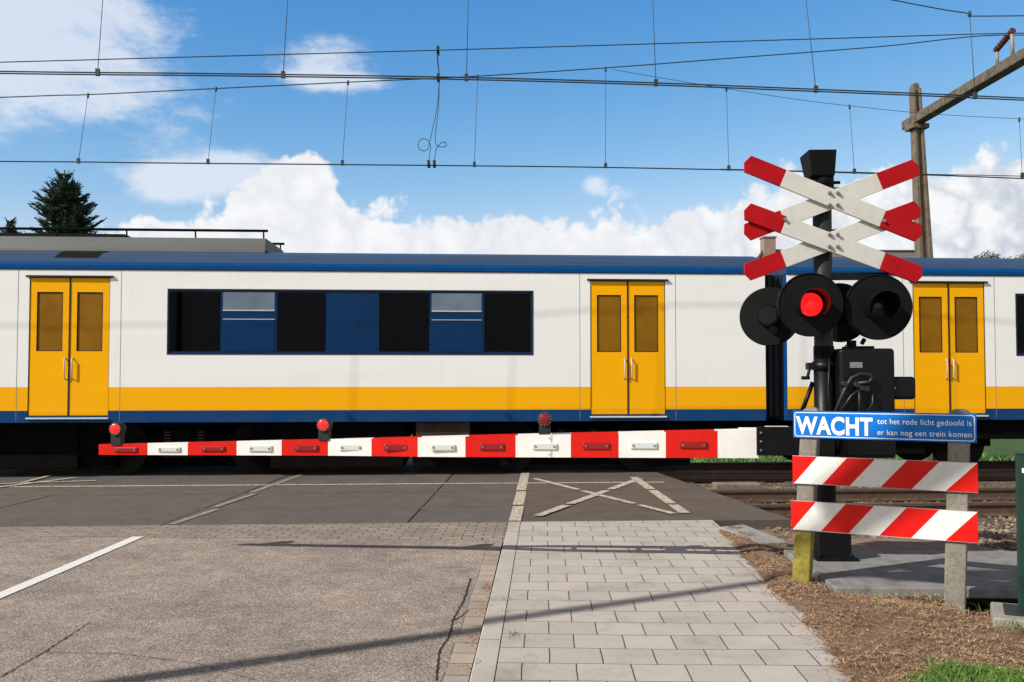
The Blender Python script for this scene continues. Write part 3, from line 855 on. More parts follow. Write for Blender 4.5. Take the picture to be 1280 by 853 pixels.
mb.cyl((cx, 0, sg(1028, 463).z), (cx, 0, sg(1028, 452).z), .098, n=28)
mb.build('post_sleeve', 'black_paint', sig)
mb = MB(); zc = sg(1010, 458).z
mb.box((cx - .145, -.05, zc - .03), (cx - .08, .05, zc + .03)); mb.tube([(cx - .13, -.03, zc - .02), (cx - .15, -.03, zc - .10)], .014, 8); mb.cyl((cx - .20, -.03, zc - .10), (cx - .13, -.03, zc - .10), .016, n=10)
mb.build('clamp', 'black_paint', sig, bevel=.004)
mb = MB(); mb.tube([(cx - .09, .02, sg(1016, 478).z), (cx - .2, .02, sg(1003, 520).z)], .02, 6); mb.build('brace', 'black_paint', sig)
# bell box on top
zb0, zb1 = sg(1022, 223).z, sg(1022, 192).z
xa, xb, xc, xd = sg(1010, 222).x, sg(1039, 222).x, sg(1005, 193).x, sg(1039.5, 193).x
mb = MB(); mb.hexa([(xa, -.11, zb0), (xb, -.11, zb0), (xb, .11, zb0), (xa, .11, zb0)], [(xc, -.15, zb1), (xd, -.15, zb1), (xd, .15, zb1), (xc, .15, zb1)])
bell = mb.build('bell_housing', 'black_matte', sig, bevel=.008)
mb = MB(); mb.cyl((cx, 0, ztop - .09), (cx, 0, zb0 + .01), .10, n=24); mb.cyl((cx + .09, -.02, ztop - .05), (cx + .15, -.02, ztop - .05), .014, n=8); mb.build('collar', 'black_matte', bell)
# two crosses
def cross_board(c0, c1, dy, name='cross_board'):
    p0, p1 = sg(*c0, dy), sg(*c1, dy)
    t = (p1 - p0).normalized(); L = (p1 - p0).length; nrm = V((0, 1, 0)); w = V((0, 1, 0)).cross(t).normalized() * (.152 / 2)
    mb = MB(); th = V((0, .028, 0)); tip = .032
    red = .355; bounds = [0, red, L - red, L]
    P = lambda d, k_: p0 + t * d + w * k_
    mb.prism([P(0, 0), P(tip, -1), P(red, -1), P(red, 1), P(tip, 1)], th, 1)
    mb.prism([P(red, -1), P(L - red, -1), P(L - red, 1), P(red, 1)], th, 0)
    mb.prism([P(L - red, -1), P(L - tip, -1), P(L, 0), P(L - tip, 1), P(L - red, 1)], th, 1)
    return mb.build(name, ['sign_white', 'sign_red'], sig, bevel=.003, seg=1)
fy, by = -.150, -.115
b1 = cross_board((930.5, 203), (1153, 293.5), fy); cross_board((930.5, 292), (1149, 208), by)
b2 = cross_board((930.5, 263), (1153.5, 345), fy); cross_board((930.5, 342), (1151, 260), by)
for (bx, by_, brd) in ((1042, 249, b1), (1042, 301, b2)):
    for dx in (-5, 5.2):
        for dz in (-7.5, 7.5):
            q = sg(bx + dx, by_ + dz, fy - .005); mb = MB()
            mb.cyl(q, q + V((0, -.013, 0)), .017, .014, n=12); mb.cyl(q + V((0, -.013, 0)), q + V((0, -.022, 0)), .009, n=8)
            mb.build('bolt', 'steel_bolt', brd)
for (bx, by_, brd) in ((981, 274.5, b2), (1105, 276.5, b1)):
    q = sg(bx, by_, fy - .005); mb = MB(); mb.cyl(q, q + V((0, -.018, 0)), .014, n=10); mb.build('bolt', 'steel_bolt', brd)
mb = MB()
for zz_ in (249, 301):
    zc = sg(1030, zz_).z; mb.box((cx - .09, -.090, zc - .085), (cx + .13, -.02, zc + .085)); mb.cyl((cx, 0, zc - .05), (cx, 0, zc + .05), .09, n=24)
mb.build('cross_bracket', 'post_grey', sig)
# lights
def signal_light(px, py, dy, facing, r, lit):
    c = sg(px, py, dy); ax = V(facing).normalized(); up = V((0, 0, 1)); sd = ax.cross(up).normalized(); up = sd.cross(ax)
    mb = MB(); mb.cyl(c, c - ax * .018, r, n=48); 
    ring = [c + sd * (r * cos(2*pi*j/48)) + up * (r * sin(2*pi*j/48)) for j in range(49)]
    mb.tube(ring, .008, 6, cap=False)
    d = mb.build('light_backboard', 'black_matte', sig)
    # lens
    mb = MB(); n = 24; rl = .098
    vs = [c + ax * .045]; 
    for k_, (rr, h) in enumerate(((.55, .036), (1.0, .010))):
        vs += [c + ax * h + sd * (rl * rr * cos(2*pi*j/n)) + up * (rl * rr * sin(2*pi*j/n)) for j in range(n)]
    fs = [(0, 1 + j, 1 + (j+1) % n) for j in range(n)] + [(1 + j, 1 + n + j, 1 + n + (j+1) % n, 1 + (j+1) % n) for j in range(n)]
    mb.add(vs, fs, 0, True); mb.build('lens', 'lens_lit' if lit else 'lens_dark', d)
    # hood: an open tube cut back towards the bottom
    mb = MB(); ro, n = .125, 40; a0, a1 = radians(-48), radians(228)
    A = []; 
    for rr in (ro, ro - .006):
        for e_ in (0, 1):
            row = []
            for j in range(n + 1):
                a = a0 + (a1 - a0) * j / n; q = (sin(a) + .75) / 1.75
                ln = .0 if e_ == 0 else .07 + .185 * max(0, min(1, q)) ** .42
                row.append(c + ax * ln + sd * (rr * cos(a)) + up * (rr * sin(a)))
            A.append(row)
    for (r0, r1) in ((0, 1), (3, 2), (1, 3)):
        for j in range(n): mb.add([A[r0][j], A[r1][j], A[r1][j+1], A[r0][j+1]], [(0, 1, 2, 3)], 0, True)
    mb.build('hood', 'black_paint', d)
    mb = MB(); mb.cyl(c - ax * .018, c - ax * .12, .105, .085, n=24); mb.cyl(c - ax * .12, c - ax * .15, .07, n=20)
    mb.box((c.x - .03, c.y - ax.y * .13 - .02, c.z - .16), (c.x + .03, c.y - ax.y * .13 + .02, c.z - .09))
    mb.build('lamp_housing', 'black_paint', d)
    return d
signal_light(1013, 381, -.22, (-.06, -1, -.02), .262, True)
signal_light(1098, 384, -.20, (-.06, -1, -.02), .270, False)
signal_light(962, 396, .30, (.30, 1, 0), .255, False)
signal_light(1050, 391, .22, (-.05, 1, 0), .255, False)
mb = MB(); zz_ = sg(1040, 346).z
mb.box((sg(1012, 346).x, -.05, zz_ - .03), (sg(1108, 346).x, .02, zz_ + .03)); mb.tube([(cx, 0, zz_ - .02), (cx, .25, zz_ - .02)], .03, 8)
mb.tube([(sg(1098, 346).x, -.03, zz_), (sg(1098, 380).x, -.06, zz_ - .2)], .025, 8); mb.tube([(sg(1013, 346).x, -.03, zz_), (sg(1013, 380).x, -.06, zz_ - .2)], .025, 8)
mb.tube([(cx, .25, zz_ - .05), sg(975, 365, .28), sg(972, 390, .2)], .026, 8); mb.tube([(cx, .25, zz_ - .05), sg(1050, 390, .12)], .026, 8)
mb.build('light_bracket', 'black_paint', sig)
mb = MB(); mb.tube([sg(1036, 395, -.06), sg(1036.5, 435, -.06), sg(1036, 470, -.09)], .014, 8); mb.tube([sg(1037, 452, -.1), sg(1035, 486, -.105), sg(1036, 500, -.105), sg(1038, 520, -.1)], .006, 6)
mb.build('conduit', 'cable_black', sig, split=True)
# barrier drive housing
x0, x1 = sg(1041, 470).x, sg(1114, 470, -.1).x; z0, z1 = sg(1070, 572, -.1).z, sg(1070, 436, -.1).z
mb = MB(); mb.box((x0, -.20, z0), (x1, .22, z1)); box_ = mb.build('drive_housing', 'black_paint', sig, bevel=.03, seg=3)
mb = MB(); fyy = -.203
a = sg(1062.5, 453, fyy); b = sg(1078, 460, fyy); mb.box((a.x, fyy - .004, b.z), (b.x, fyy + .01, a.z)); mb.build('label_plate', 'label_grey', box_)
mb = MB()
for P, r in (([(1043, 518), (1056, 487), (1064, 473), (1074, 468), (1087, 468), (1090, 474), (1086, 478), (1068, 480)], .016),
             ([(1053, 511), (1064, 495), (1073, 488)], .011), ([(1074, 488), (1074.5, 518)], .010), ([(1091, 490), (1091, 504), (1083, 516)], .008)):
    mb.tube([sg(x, y, fyy - .045) for x, y in P], r, 8)
for (x, y) in ((1068, 481), (1074, 485), (1080, 486), (1053, 480)):
    q = sg(x, y, fyy); mb.cyl(q + V((0, .01, 0)), q + V((0, -.075, 0)), .022, n=14)
mb.build('crank', 'cable_black', box_)
mb = MB()
mb.box((sg(1056, 436).x, -.1, z1 - .01), (sg(1088, 436).x, .08, z1 + .022)); mb.cyl((sg(1062, 432).x, -.05, z1), (sg(1062, 432).x, -.05, z1 + .07), .04, n=14)
mb.cyl((sg(1074, 432).x, -.06, z1 + .04), (sg(1078, 428).x, -.06, z1 + .085), .018, n=10); mb.tube([sg(1054, 438, -.06), sg(1057, 432, -.06), sg(1064, 429, -.05)], .006, 6)
mb.build('cable_gland', 'black_matte', box_, bevel=.004, seg=1)
mb = MB(); a, b = sg(1112, 471, -.1), sg(1142.5, 499.5, -.1)
mb.box((a.x, -.16, b.z), (b.x, -.02, a.z)); ear = mb.build('junction_box', 'black_paint', sig, bevel=.03, seg=4)
mb = MB(); q = sg(1117.5, 485.5, -.165); mb.cyl(q + V((0, .01, 0)), q + V((0, -.015, 0)), .012, n=10); mb.build('stud', 'steel_bolt', ear)

# ------------------------------------------------------------------ barrier arm
BA = QA - radians(3.2); BN = V((-sin(BA), cos(BA), 0)); BV = (sig_p - QV * .20).dot(BN)
def ba(px, py, dy=0.0): return at_plane(px, py, BN, BV + dy)
arm_o = ba(990, 552); arm = thing('barrier_arm', 'lowered red and white barrier arm with three red lamps across the road', 'barrier arm', (arm_o.x, arm_o.y, 0), BA)
def bl(px, py, dy=0.0): return local(arm, ba(px, py, dy))
bounds = [125, 186, 236, 297, 353, 411, 466, 525, 584, 646, 714, 773, 831, 895, 945]
def ytop(x): return 555.5 + (537 - 555.5) * (x - 125) / 800
def ybot(x): return 568.5 + (571.5 - 568.5) * (x - 125) / 820
def gap(x): return .035 + .185 * sstep(415, 560, x)
mb = MB()
for side in (-1, 1):
    for i in range(14):
        xa, xb = bounds[i], bounds[i + 1]
        vs = []
        for x in (xa, xb):
            g = gap(x) / 2 * side
            for y in (ybot(x), ytop(x)):
                q = bl(x, y); vs.append((q.x, g - .005, q.z)); vs.append((q.x, g + .005, q.z))
        # 0 b-,1 b+,2 t-,3 t+ | 4..7
        mb.add(vs, [(0, 4, 6, 2), (5, 1, 3, 7), (2, 6, 7, 3), (4, 0, 1, 5), (0, 2, 3, 1), (6, 4, 5, 7)], i % 2 if True else 0)
mb.build('arm_panel', ['arm_red', 'arm_white'], arm)
mb = MB()
for x in (128, 236, 353, 468, 560, 646, 690, 745, 831, 935):
    g = gap(x) / 2; q0, q1 = bl(x, ybot(x)), bl(x, ytop(x))
    mb.box((q0.x - .012, -g, q0.z + .05), (q0.x + .012, g, q0.z + .075)); 
    if x in (128, 690, 935): mb.box((q0.x - .006, -g, q0.z + .01), (q0.x + .006, g, q1.z - .01))
mb.build('spacer', 'silver', arm, split=True)
mb = MB(); x = 690; q0, q1 = bl(x, ybot(x)), bl(x, ytop(x)); g = gap(x) / 2
mb.box((q0.x - .005, -g - .008, q0.z), (q0.x + .005, -g - .0045, q1.z))
for f_ in (.15, .5, .85): mb.cyl((q0.x - .02, -g - .004, q0.z + (q1.z - q0.z) * f_), (q0.x - .02, -g - .012, q0.z + (q1.z - q0.z) * f_), .007, n=8)
mb.build('joint_plate', 'silver', arm)
for i in range(13):
    xm = (bounds[i] + bounds[i+1]) / 2 + (2 if i else 4); ym = (ytop(xm) + ybot(xm)) / 2 + .5
    q = bl(xm, ym); g = -gap(xm) / 2 - .005; L = .105 if i < 10 else .112; h = .028 if i > 2 else .023
    mb = MB(); mb.box((q.x - L, g - .014, q.z - h), (q.x + L, g + .002, q.z + h))
    rf = mb.build('reflector', 'reflector_red' if i % 2 == 0 else 'reflector_white', arm, bevel=.010, seg=2)
    mb = MB()
    for sx in (-1, 1): mb.cyl((q.x + sx * (L - .025), g - .013, q.z), (q.x + sx * (L - .025), g - .019, q.z), .009, n=10)
    mb.build('screw', 'steel_bolt', rf, split=True)
for (x, yl, r, mt) in ((147.5, 536, .046, 'lamp_red'), (406, 531, .047, 'lamp_red'), (681, 524, .047, 'lamp_dim')):
    q = bl(x, ytop(x)); c = bl(x, yl); c.y = -.02
    mb = MB(); mb.box((c.x - .048, -.035, q.z - .012), (c.x + .048, .035, c.z - .03)); mb.cyl((c.x, -.055, c.z), (c.x, .05, c.z), r + .012, n=24)
    lp = mb.build('warning_lamp', 'post_grey', arm, bevel=.004, seg=1)
    mb = MB(); n = 20; vs = [(c.x, -.066, c.z)] + [(c.x + r * .6 * cos(2*pi*j/n), -.0645, c.z + r * .6 * sin(2*pi*j/n)) for j in range(n)] + [(c.x + r * cos(2*pi*j/n), -.0555, c.z + r * sin(2*pi*j/n)) for j in range(n)]
    mb.add(vs, [(0, 1 + j, 1 + (j+1) % n) for j in range(n)] + [(1 + j, 1 + n + j, 1 + n + (j+1) % n, 1 + (j+1) % n) for j in range(n)], 0, True)
    mb.build('lens', mt, lp)
    mb = MB()
    for j in range(12): a = 2*pi*j/12; p_ = (c.x + (r + .006) * cos(a), -.052, c.z + (r + .006) * sin(a)); mb.cyl(p_, (p_[0], -.058, p_[2]), .0028, n=6)
    mb.build('screw', 'silver', lp, split=True)
a, b = bl(946, 569), bl(1043, 534)
mb = MB()
for dy in (-.26, -.07, .13, .33):  # plates behind the front one added to throw striped shade on the slab
    p0, p1 = bl(946 if dy < -.2 else 950, 569.5, dy), bl(1043, 534, dy)
    mb.box((p0.x, dy - .016, p0.z), (p1.x, dy + .016, p1.z))
for x in (960, 1030):
    q = bl(x, 552); mb.box((q.x - .03, -.27, q.z - .04), (q.x + .03, .34, q.z + .04))
hold = mb.build('arm_holder', 'black_matte', arm, bevel=.006, seg=1)
mb = MB(); q = bl(925, ytop(925)); mb.box((q.x, -.09, q.z - .005), (a.x + .02, .09, q.z + .012)); 
mb.box((bl(957, 533).x, -.05, b.z - .01), (bl(985, 533).x, .05, b.z + .004)); mb.build('holder_plate', 'arm_white', hold)
mb = MB()
for (x, y) in ((951, 541), (951, 552), (951, 563)):
    q = bl(x, y, -.276); mb.cyl(q, q + V((0, -.012, 0)), .010, n=8)
mb.build('bolt', 'steel_bolt', hold, split=True)

# ------------------------------------------------------------------ warning sign on two concrete posts
dl, dr = 7.15, 6.65
PL = V(((1003 - 640) / F * dl, dl, 0)); PR = V(((1195 - 640) / F * dr, dr, 0))
tdir = (PR - PL).normalized(); nS = V((-tdir.y, tdir.x, 0)); SA = atan2(tdir.y, tdir.x)
board = thing('warning_sign', 'blue waiting notice above two red and white striped planks on concrete posts', 'warning sign', (PL.x, PL.y, 0), SA)
def sl_(px, py, dy=0.0): return local(board, at_plane(px, py, nS, PL.dot(nS) + dy))
def leaning_post(px_top, py_top, px_bot, py_bot, w, mat, lowz):
    a, b = sl_(px_bot, py_bot), sl_(px_top, py_top); mb = MB(); h = w / 2
    b.z = b.z; zb = -.35
    def ring(p, z, k_=1.0): return [V((p.x - h * k_, -.065 * k_ + .075, z)), V((p.x + h * k_, -.065 * k_ + .075, z)), V((p.x + h * k_, .065 * k_ + .075, z)), V((p.x - h * k_, .065 * k_ + .075, z))]
    a0 = a + (a - b) * .4
    r0, r1, r2 = ring(a0, zb), ring(b, b.z - .03), ring(b, b.z, .55)
    mb.add(r0 + r1 + r2, [(0, 1, 5, 4), (1, 2, 6, 5), (2, 3, 7, 6), (3, 0, 4, 7), (4, 5, 9, 8), (5, 6, 10, 9), (6, 7, 11, 10), (7, 4, 8, 11), (8, 9, 10, 11)])
    return mb.build('post', mat, board, bevel=.010)
p_ = leaning_post(1012, 510, 1001, 730, .128, 'post_yellow', 0); p_['label'] = 'concrete post with a yellow foot'
leaning_post(1199, 512, 1194, 760, .138, 'post_concrete', 0)
def plank_pts(c):                      # corners tl, tr, br, bl in pixels -> local
    return [sl_(*q) for q in c]
tl, tr, br, bl_ = plank_pts(((991.5, 513.5), (1220.5, 517.5), (1220.5, 553), (991.5, 548)))
X0, X1 = tl.x, tr.x; ZT, ZBt = (tl.z + tr.z) / 2, (br.z + bl_.z) / 2
mb = MB(); mb.box((X0, -.006, ZBt), (X1, .006, ZT))
bd = mb.build('notice_board', 'board_blue', board, bevel=.0015, seg=1)
# rounded white border line
def rrect(x0, x1, z0, z1, r, n=6):
    P = []
    for (cx_, cz_, a0) in ((x1 - r, z1 - r, 0), (x0 + r, z1 - r, pi/2), (x0 + r, z0 + r, pi), (x1 - r, z0 + r, 3*pi/2)):
        P += [(cx_ + r * cos(a0 + pi/2 * i / n), cz_ + r * sin(a0 + pi/2 * i / n)) for i in range(n + 1)]
    return P
o_, i_ = rrect(X0 + .010, X1 - .010, ZBt + .010, ZT - .010, .022), rrect(X0 + .0155, X1 - .0155, ZBt + .0155, ZT - .0155, .017)
mb = MB(); n = len(o_)
mb.add([(x, -.0075, z) for x, z in o_] + [(x, -.0075, z) for x, z in i_], [(i, (i+1) % n, n + (i+1) % n, n + i) for i in range(n)])
mb.build('border_line', 'board_white', bd)
def lettering(txt, x0, x1, zb, h, bold, name='lettering'):
    cu = bpy.data.curves.new('text', 'FONT'); cu.body = txt; cu.size = 1.0; cu.extrude = .004; cu.offset = bold; cu.space_character = 1.06
    to = bpy.data.objects.new('text', cu); C.objects.link(to); bpy.context.view_layer.update()
    me = bpy.data.meshes.new_from_object(to.evaluated_get(bpy.context.evaluated_depsgraph_get()))
    bpy.data.objects.remove(to); me.name = name
    xs = [v.co.x for v in me.vertices]
    cap = .73; sx = (x1 - x0) / (max(xs) - min(xs)); sz = h / cap; mx = min(xs)
    for v in me.vertices:
        x, y, z = v.co; v.co = (x0 + (x - mx) * sx, -.0085 - (z + .004) * .25, zb + y * sz)
    me.materials.clear(); me.materials.append(M['board_white'])
    o = bpy.data.objects.new(name, me); C.objects.link(o); o.parent = bd; return o
q0, q1 = sl_(995.5, 541.5), sl_(1091, 522)
lettering('WACHT', q0.x, q1.x, q0.z, q1.z - q0.z, .036)
q0, q1 = sl_(1097, 531), sl_(1214.5, 523.5); lettering('tot het rode licht gedoofd is', q0.x, q1.x, q0.z + .006, .041, .006)
q0, q1 = sl_(1097, 544.5), sl_(1214.5, 537.5); lettering('er kan nog een trein komen', q0.x, q1.x, q0.z + .005, .041, .006)
def chevron(c):
    a, b, c_, d_ = plank_pts(c); xl, xr = (a.x + d_.x) / 2, (b.x + c_.x) / 2; zt_, zb_ = (a.z + b.z) / 2, (c_.z + d_.z) / 2
    L = xr - xl; mb = MB(); y0 = -.009
    tops = [0, .145, .313, .470, .640, .810, 1.0]; bots = [0, .009, .170, .325, .492, .660, .835]
    P = lambda f_, z: (xl + L * f_, y0, z)
    for i in range(6):
        if i == 0: poly = [P(0, zb_), P(bots[1], zb_), P(tops[1], zt_), P(0, zt_)]
        else: poly = [P(bots[i], zb_), P(bots[i+1], zb_), P(tops[i+1], zt_), P(tops[i], zt_)]
        mb.prism(poly, (0, .018, 0), 1 if i % 2 else 0)
    mb.prism([P(bots[6], zb_), P(1, zb_), P(1, zt_)], (0, .018, 0), 0)
    o = mb.build('striped_plank', ['chevron_red', 'chevron_white'], board)
    mb = MB(); mb.tube([(xl, y0, zt_), (xr, y0, zt_)], .002, 4); mb.tube([(xl, y0, zb_), (xr, y0, zb_)], .002, 4); mb.build('plank_edge', 'silver', o, split=True)
chevron(((991, 570.5), (1222.5, 578), (1222.5, 615), (991, 605)))
chevron(((989, 626.5), (1222.5, 639), (1222.5, 677.5), (989, 663)))

# ------------------------------------------------------------------ green post at the right edge
gp = at_z(1283, 768, .08)
gpost = thing('green_post', 'dark green metal post on a concrete footing beside the warning sign', 'post', (gp.x, gp.y, 0), radians(-25))
mb = MB(); zt_ = at_plane(1279, 568, V((0, 1, 0)), gp.y).z
mb.box((-.045, -.05, .03), (.055, .05, zt_)); pp = mb.build('post', 'green_paint', gpost, bevel=.008)
mb = MB(); mb.box((-.05, -.055, zt_ + .0), (.06, .055, zt_ + .008)); mb.build('cap', 'green_paint', pp)
mb = MB(); mb.box((-.012, -.0525, zt_ - .115), (.03, -.0495, zt_ - .085)); mb.build('sticker', 'board_white', pp)
mb = MB(); mb.box((-.20, -.26, -.4), (.35, .2, .10)); ft = mb.build('footing', 'foot_concrete', gpost, bevel=.015)
mb = MB(); mb.box((-.13, -.17, .10), (.25, .12, .112)); mb.build('base_plate', 'post_grey', ft, bevel=.004)

# ------------------------------------------------------------------ overhead line
def path(pix, D): return [at_D(x, y, D) for x, y in pix]
def dense(P, k_=6):
    out = []
    for i in range(len(P) - 1):                       # Catmull-Rom through the points
        p0, p1, p2, p3 = P[max(i-1, 0)], P[i], P[i+1], P[min(i+2, len(P)-1)]
        for j in range(k_):
            t = j / k_
            out.append(.5 * ((2*p1) + (p2 - p0)*t + (2*p0 - 5*p1 + 4*p2 - p3)*t*t + (3*p1 - p0 - 3*p2 + p3)*t**3))
    out.append(P[-1]); return out
def wire(name, pix, D, r, parent, mat='wire_copper'):
    mb = MB(); mb.tube([local(parent, p) for p in dense(path(pix, D))], r, 6); return mb.build(name, mat, parent)
def dropper(a, b, D, parent, r=.0045):
    mb = MB(); p0, p1 = [local(parent, q) for q in path((a, b), D)]
    mb.tube([p0, p1], r, 5); mb.box((p1.x - .025, p1.y - .02, p1.z - .02), (p1.x + .025, p1.y + .02, p1.z + .07))
    mb.cyl(p0 + V((0, 0, .03)), p0 - V((0, 0, .05)), .018, n=8); return mb.build('dropper', 'wire_thin', parent)
near = thing('overhead_line', 'doubled contact wire with droppers running up out of the top of the sky', 'overhead line', W_sd(0, T1, 0), RA)
cw = [(-700, 80), (0, 92), (240, 94.5), (490, 98), (640, 101), (820, 106.5), (1020, 114.5), (1280, 125.5), (1900, 155)]
wire('contact_wire', cw, T1, .0095, near); wire('contact_wire', [(x, y - 2.6) for x, y in cw], T1 + .05, .0095, near)
ms = [(-700, -70), (0, -60), (360, -75), (700, -60), (1010, -22), (1115, 0), (1208, 16.5), (1280, 20), (1900, 10)]
wire('messenger_wire', ms, T1, .0075, near)
for (xt, xb, yb) in ((133, 122, 93), (364, 354, 96), (587, 583, 99.5), (814, 820, 106), (1005, 1020, 114), (1212, 1219, 122), (-120, -128, 90), (1420, 1428, 132)):
    yt = ms and [m for m in ms]; 
    import bisect
    xs_ = [m[0] for m in ms]; i = bisect.bisect(xs_, xt) - 1; t = (xt - xs_[i]) / (xs_[i+1] - xs_[i])
    dropper((xt, ms[i][1] + t * (ms[i+1][1] - ms[i][1])), (xb, yb), T1, near, .0050)
far = thing('overhead_line', 'lower contact wire just above the train with droppers below its sagging messenger wire', 'overhead line', W_sd(0, T2, 0), RA)
wire('contact_wire', [(-700, 200), (0, 202), (205, 204), (430, 206), (640, 208), (757, 209.5), (910, 212.5), (1070, 216.5), (1280, 223.5), (1900, 250)], T2, .0115, far)
wire('contact_wire', [(900, 211.5), (1070, 215.5), (1180, 218.5), (1280, 220.5), (1900, 235)], T2 + .12, .008, far)
MB_ = [(-700, 150), (0, 122), (110, 118.5), (268, 111), (435, 103), (595, 95.5), (765, 84.5), (900, 74), (1100, 58.5), (1256, 44), (1420, 56), (1900, 105)]
wire('messenger_wire', MB_, T2, .0095, far)
wire('messenger_wire', [(765, 87), (908, 111), (1062, 132.5), (1280, 149), (1900, 170)], T2 + .04, .0048, far, 'wire_thin')
for a, b in (((110, 119), (98, 203)), ((270, 111), (260, 204)), ((435, 103), (428, 205.5)), ((597, 96), (593, 207.5)), ((757, 86), (757, 209)), ((908, 111), (911, 212)), ((1062, 133), (1068, 216)), ((1274, 149), (1278, 221)), ((-60, 125), (-72, 202))):
    dropper(a, b, T2, far)
feed = thing('feeder_wire', 'single straight feeder wire rising gently to the bracket on the portal beam', 'wire', W_sd(0, T2 + .25, 0), RA)
wire('wire', [(-700, 96), (0, 78), (200, 72.5), (547, 63), (800, 55.5), (1100, 46.5), (1256, 42), (1420, 40), (1900, 30)], T2 + .25, .0095, feed)
jp = thing('jumper_cable', 'pair of looped jumper cables hanging from the feeder wire to the contact wire', 'cable', W_sd(0, T2 + .1, 0), RA)
def jpix(P, r=.007):
    mb = MB(); mb.tube([local(jp, p) for p in dense(path(P, T2 + .1), 5)], r, 6); mb.build('cable', 'wire_copper', jp)
jpix([(547.5, 58), (547.5, 75), (549, 96), (547, 130), (541, 160), (537, 178), (535, 186), (530, 189), (524, 186), (523, 179), (527, 174), (534, 175), (538, 182), (537, 194), (536, 204)])
jpix([(546, 60), (547, 80), (549, 100), (548, 135), (544.5, 165), (545, 180), (551, 184), (558, 182), (556, 178), (550, 180), (545, 188), (543, 204)])
mb = MB()
for (x, y) in ((547.5, 63), (548, 97), (536, 205), (543, 205)):
    p = local(jp, at_D(x, y, T2 + .1)); mb.box((p.x - .025, p.y - .12, p.z - .04), (p.x + .025, p.y + .16, p.z + .04))
mb.build('clamp', 'wire_copper', jp, split=True)

# portal
PD = 20.25
mp_ = at_D(1157, 330, PD); portal = thing('catenary_portal', 'weathered concrete portal mast with a long beam reaching over the tracks', 'catenary portal', (mp_.x, mp_.y, -.36), RA)
def lp(px, py): return local(portal, at_D(px, py, PD))
def mast(y, name='mast', lab=None):
    mb = MB(); za, zb = -.3, lp(1143, 112).z
    def ring(z, w, cx_): return [V((cx_ - w/2, y - .09, z)), V((cx_ + w/2, y - .09, z)), V((cx_ + w/2, y + .09, z)), V((cx_ - w/2, y + .09, z))]
    zr = lp(1155, 320).z; w0 = (lp(1165, 320).x - lp(1143.5, 320).x) * .80; w1 = (lp(1149, 112).x - lp(1137, 112).x) * .80
    c0, c1 = lp(1154.2, 320).x, lp(1143, 112).x
    k_ = (za - zr) / (zb - zr); wb, cb = w0 + (w1 - w0) * k_, c0 + (c1 - c0) * k_
    R0, R1 = ring(za, wb, cb), ring(zb, w1, c1); R2 = ring(zb + .12, w1 * .6, c1)
    # recessed web on the faces: flanges left and right with a set-back panel between
    mb.hexa(R0, R1); mb.hexa(R1, R2)
    for f0, f1 in ((0, .30), (.70, 1.0)):
        b_ = [R0[0].lerp(R0[1], f0), R0[0].lerp(R0[1], f1), R0[0].lerp(R0[1], f1), R0[0].lerp(R0[1], f0)]
        t_ = [R1[0].lerp(R1[1], f0), R1[0].lerp(R1[1], f1), R1[0].lerp(R1[1], f1), R1[0].lerp(R1[1], f0)]
        for q in (0, 1): b_[q] = b_[q] + V((0, -.05, 0)); t_[q] = t_[q] + V((0, -.05, 0))
        for q in (2, 3): b_[q] = b_[q] + V((0, .002, 0)); t_[q] = t_[q] + V((0, .002, 0))
        mb.hexa(b_, t_)
    return mb.build(name, 'mast_concrete', portal, bevel=.01, seg=1)
mast(0.0); mast(-(PD - 9.0))
bz = lp(1130, 150).z; bc = lp(1146, 150).x
e0 = at_z(1128, 151, bz - .36); e1 = at_z(1280, 58, bz - .36); e0 = local(portal, e0); e1 = local(portal, e1)
bd_ = (e1 - e0); bd_.z = 0; bd_.normalize(); bs_ = V((-bd_.y, bd_.x, 0))
def bp(y, off, z): return V((bc, 0, 0)) + bd_ * (-y / abs(bd_.y) * 1.0) + bs_ * off + V((0, 0, z))
mb = MB(); L0, L1 = .50, -(PD - 8.6)
mb.hexa([bp(L0, -.125, bz - .10), bp(L0, .125, bz - .10), bp(L1, .125, bz - .10), bp(L1, -.125, bz - .10)], [bp(L0, -.125, bz + .10), bp(L0, .125, bz + .10), bp(L1, .125, bz + .10), bp(L1, -.125, bz + .10)])
bm = mb.build('beam', 'beam_concrete', portal, bevel=.02)
mb = MB(); mb.box((bc - .19, -.2, bz - .22), (bc + .19, .2, bz - .115)); mb.build('bearing', 'mast_concrete', portal, bevel=.01)
# gallows with an insulator on the beam, one per track
for D in (T2 + .1, T1):
    y = D - PD; mb = MB(); zt_ = bz + .10; bc_ = bp(y, 0, 0).x
    mb.tube([(bc_ - .02, y - .20, zt_ - .01), (bc_ - .02, y - .20, zt_ + .48)], .035, 8, 0); mb.tube([(bc_ - .02, y + .28, zt_ - .01), (bc_ - .02, y + .28, zt_ + .32)], .03, 8, 0)
    g_ = mb.build('bracket', 'zinc', portal)
    mb = MB()
    for j in range(7):
        f_ = j / 6; p = V((bc_ - .02, y - .20 + .48 * f_, zt_ + .48 - .16 * f_)); mb.cyl(p - V((0, .03, -.01)), p + V((0, .03, -.01)), .06, n=12)
    mb.tube([(bc_ - .02, y - .22, zt_ + .485), (bc_ - .02, y + .3, zt_ + .315)], .02, 8)
    mb.build('insulator', 'insulator', g_)
mb = MB(); y = T1 - PD
bc_ = bp(y, 0, 0).x; mb.tube([(bc_, y, bz - .1), (bc_, y, at_D(1219, 122, T1).z + .3)], .015, 6); mb.build('hanger', 'zinc', portal)

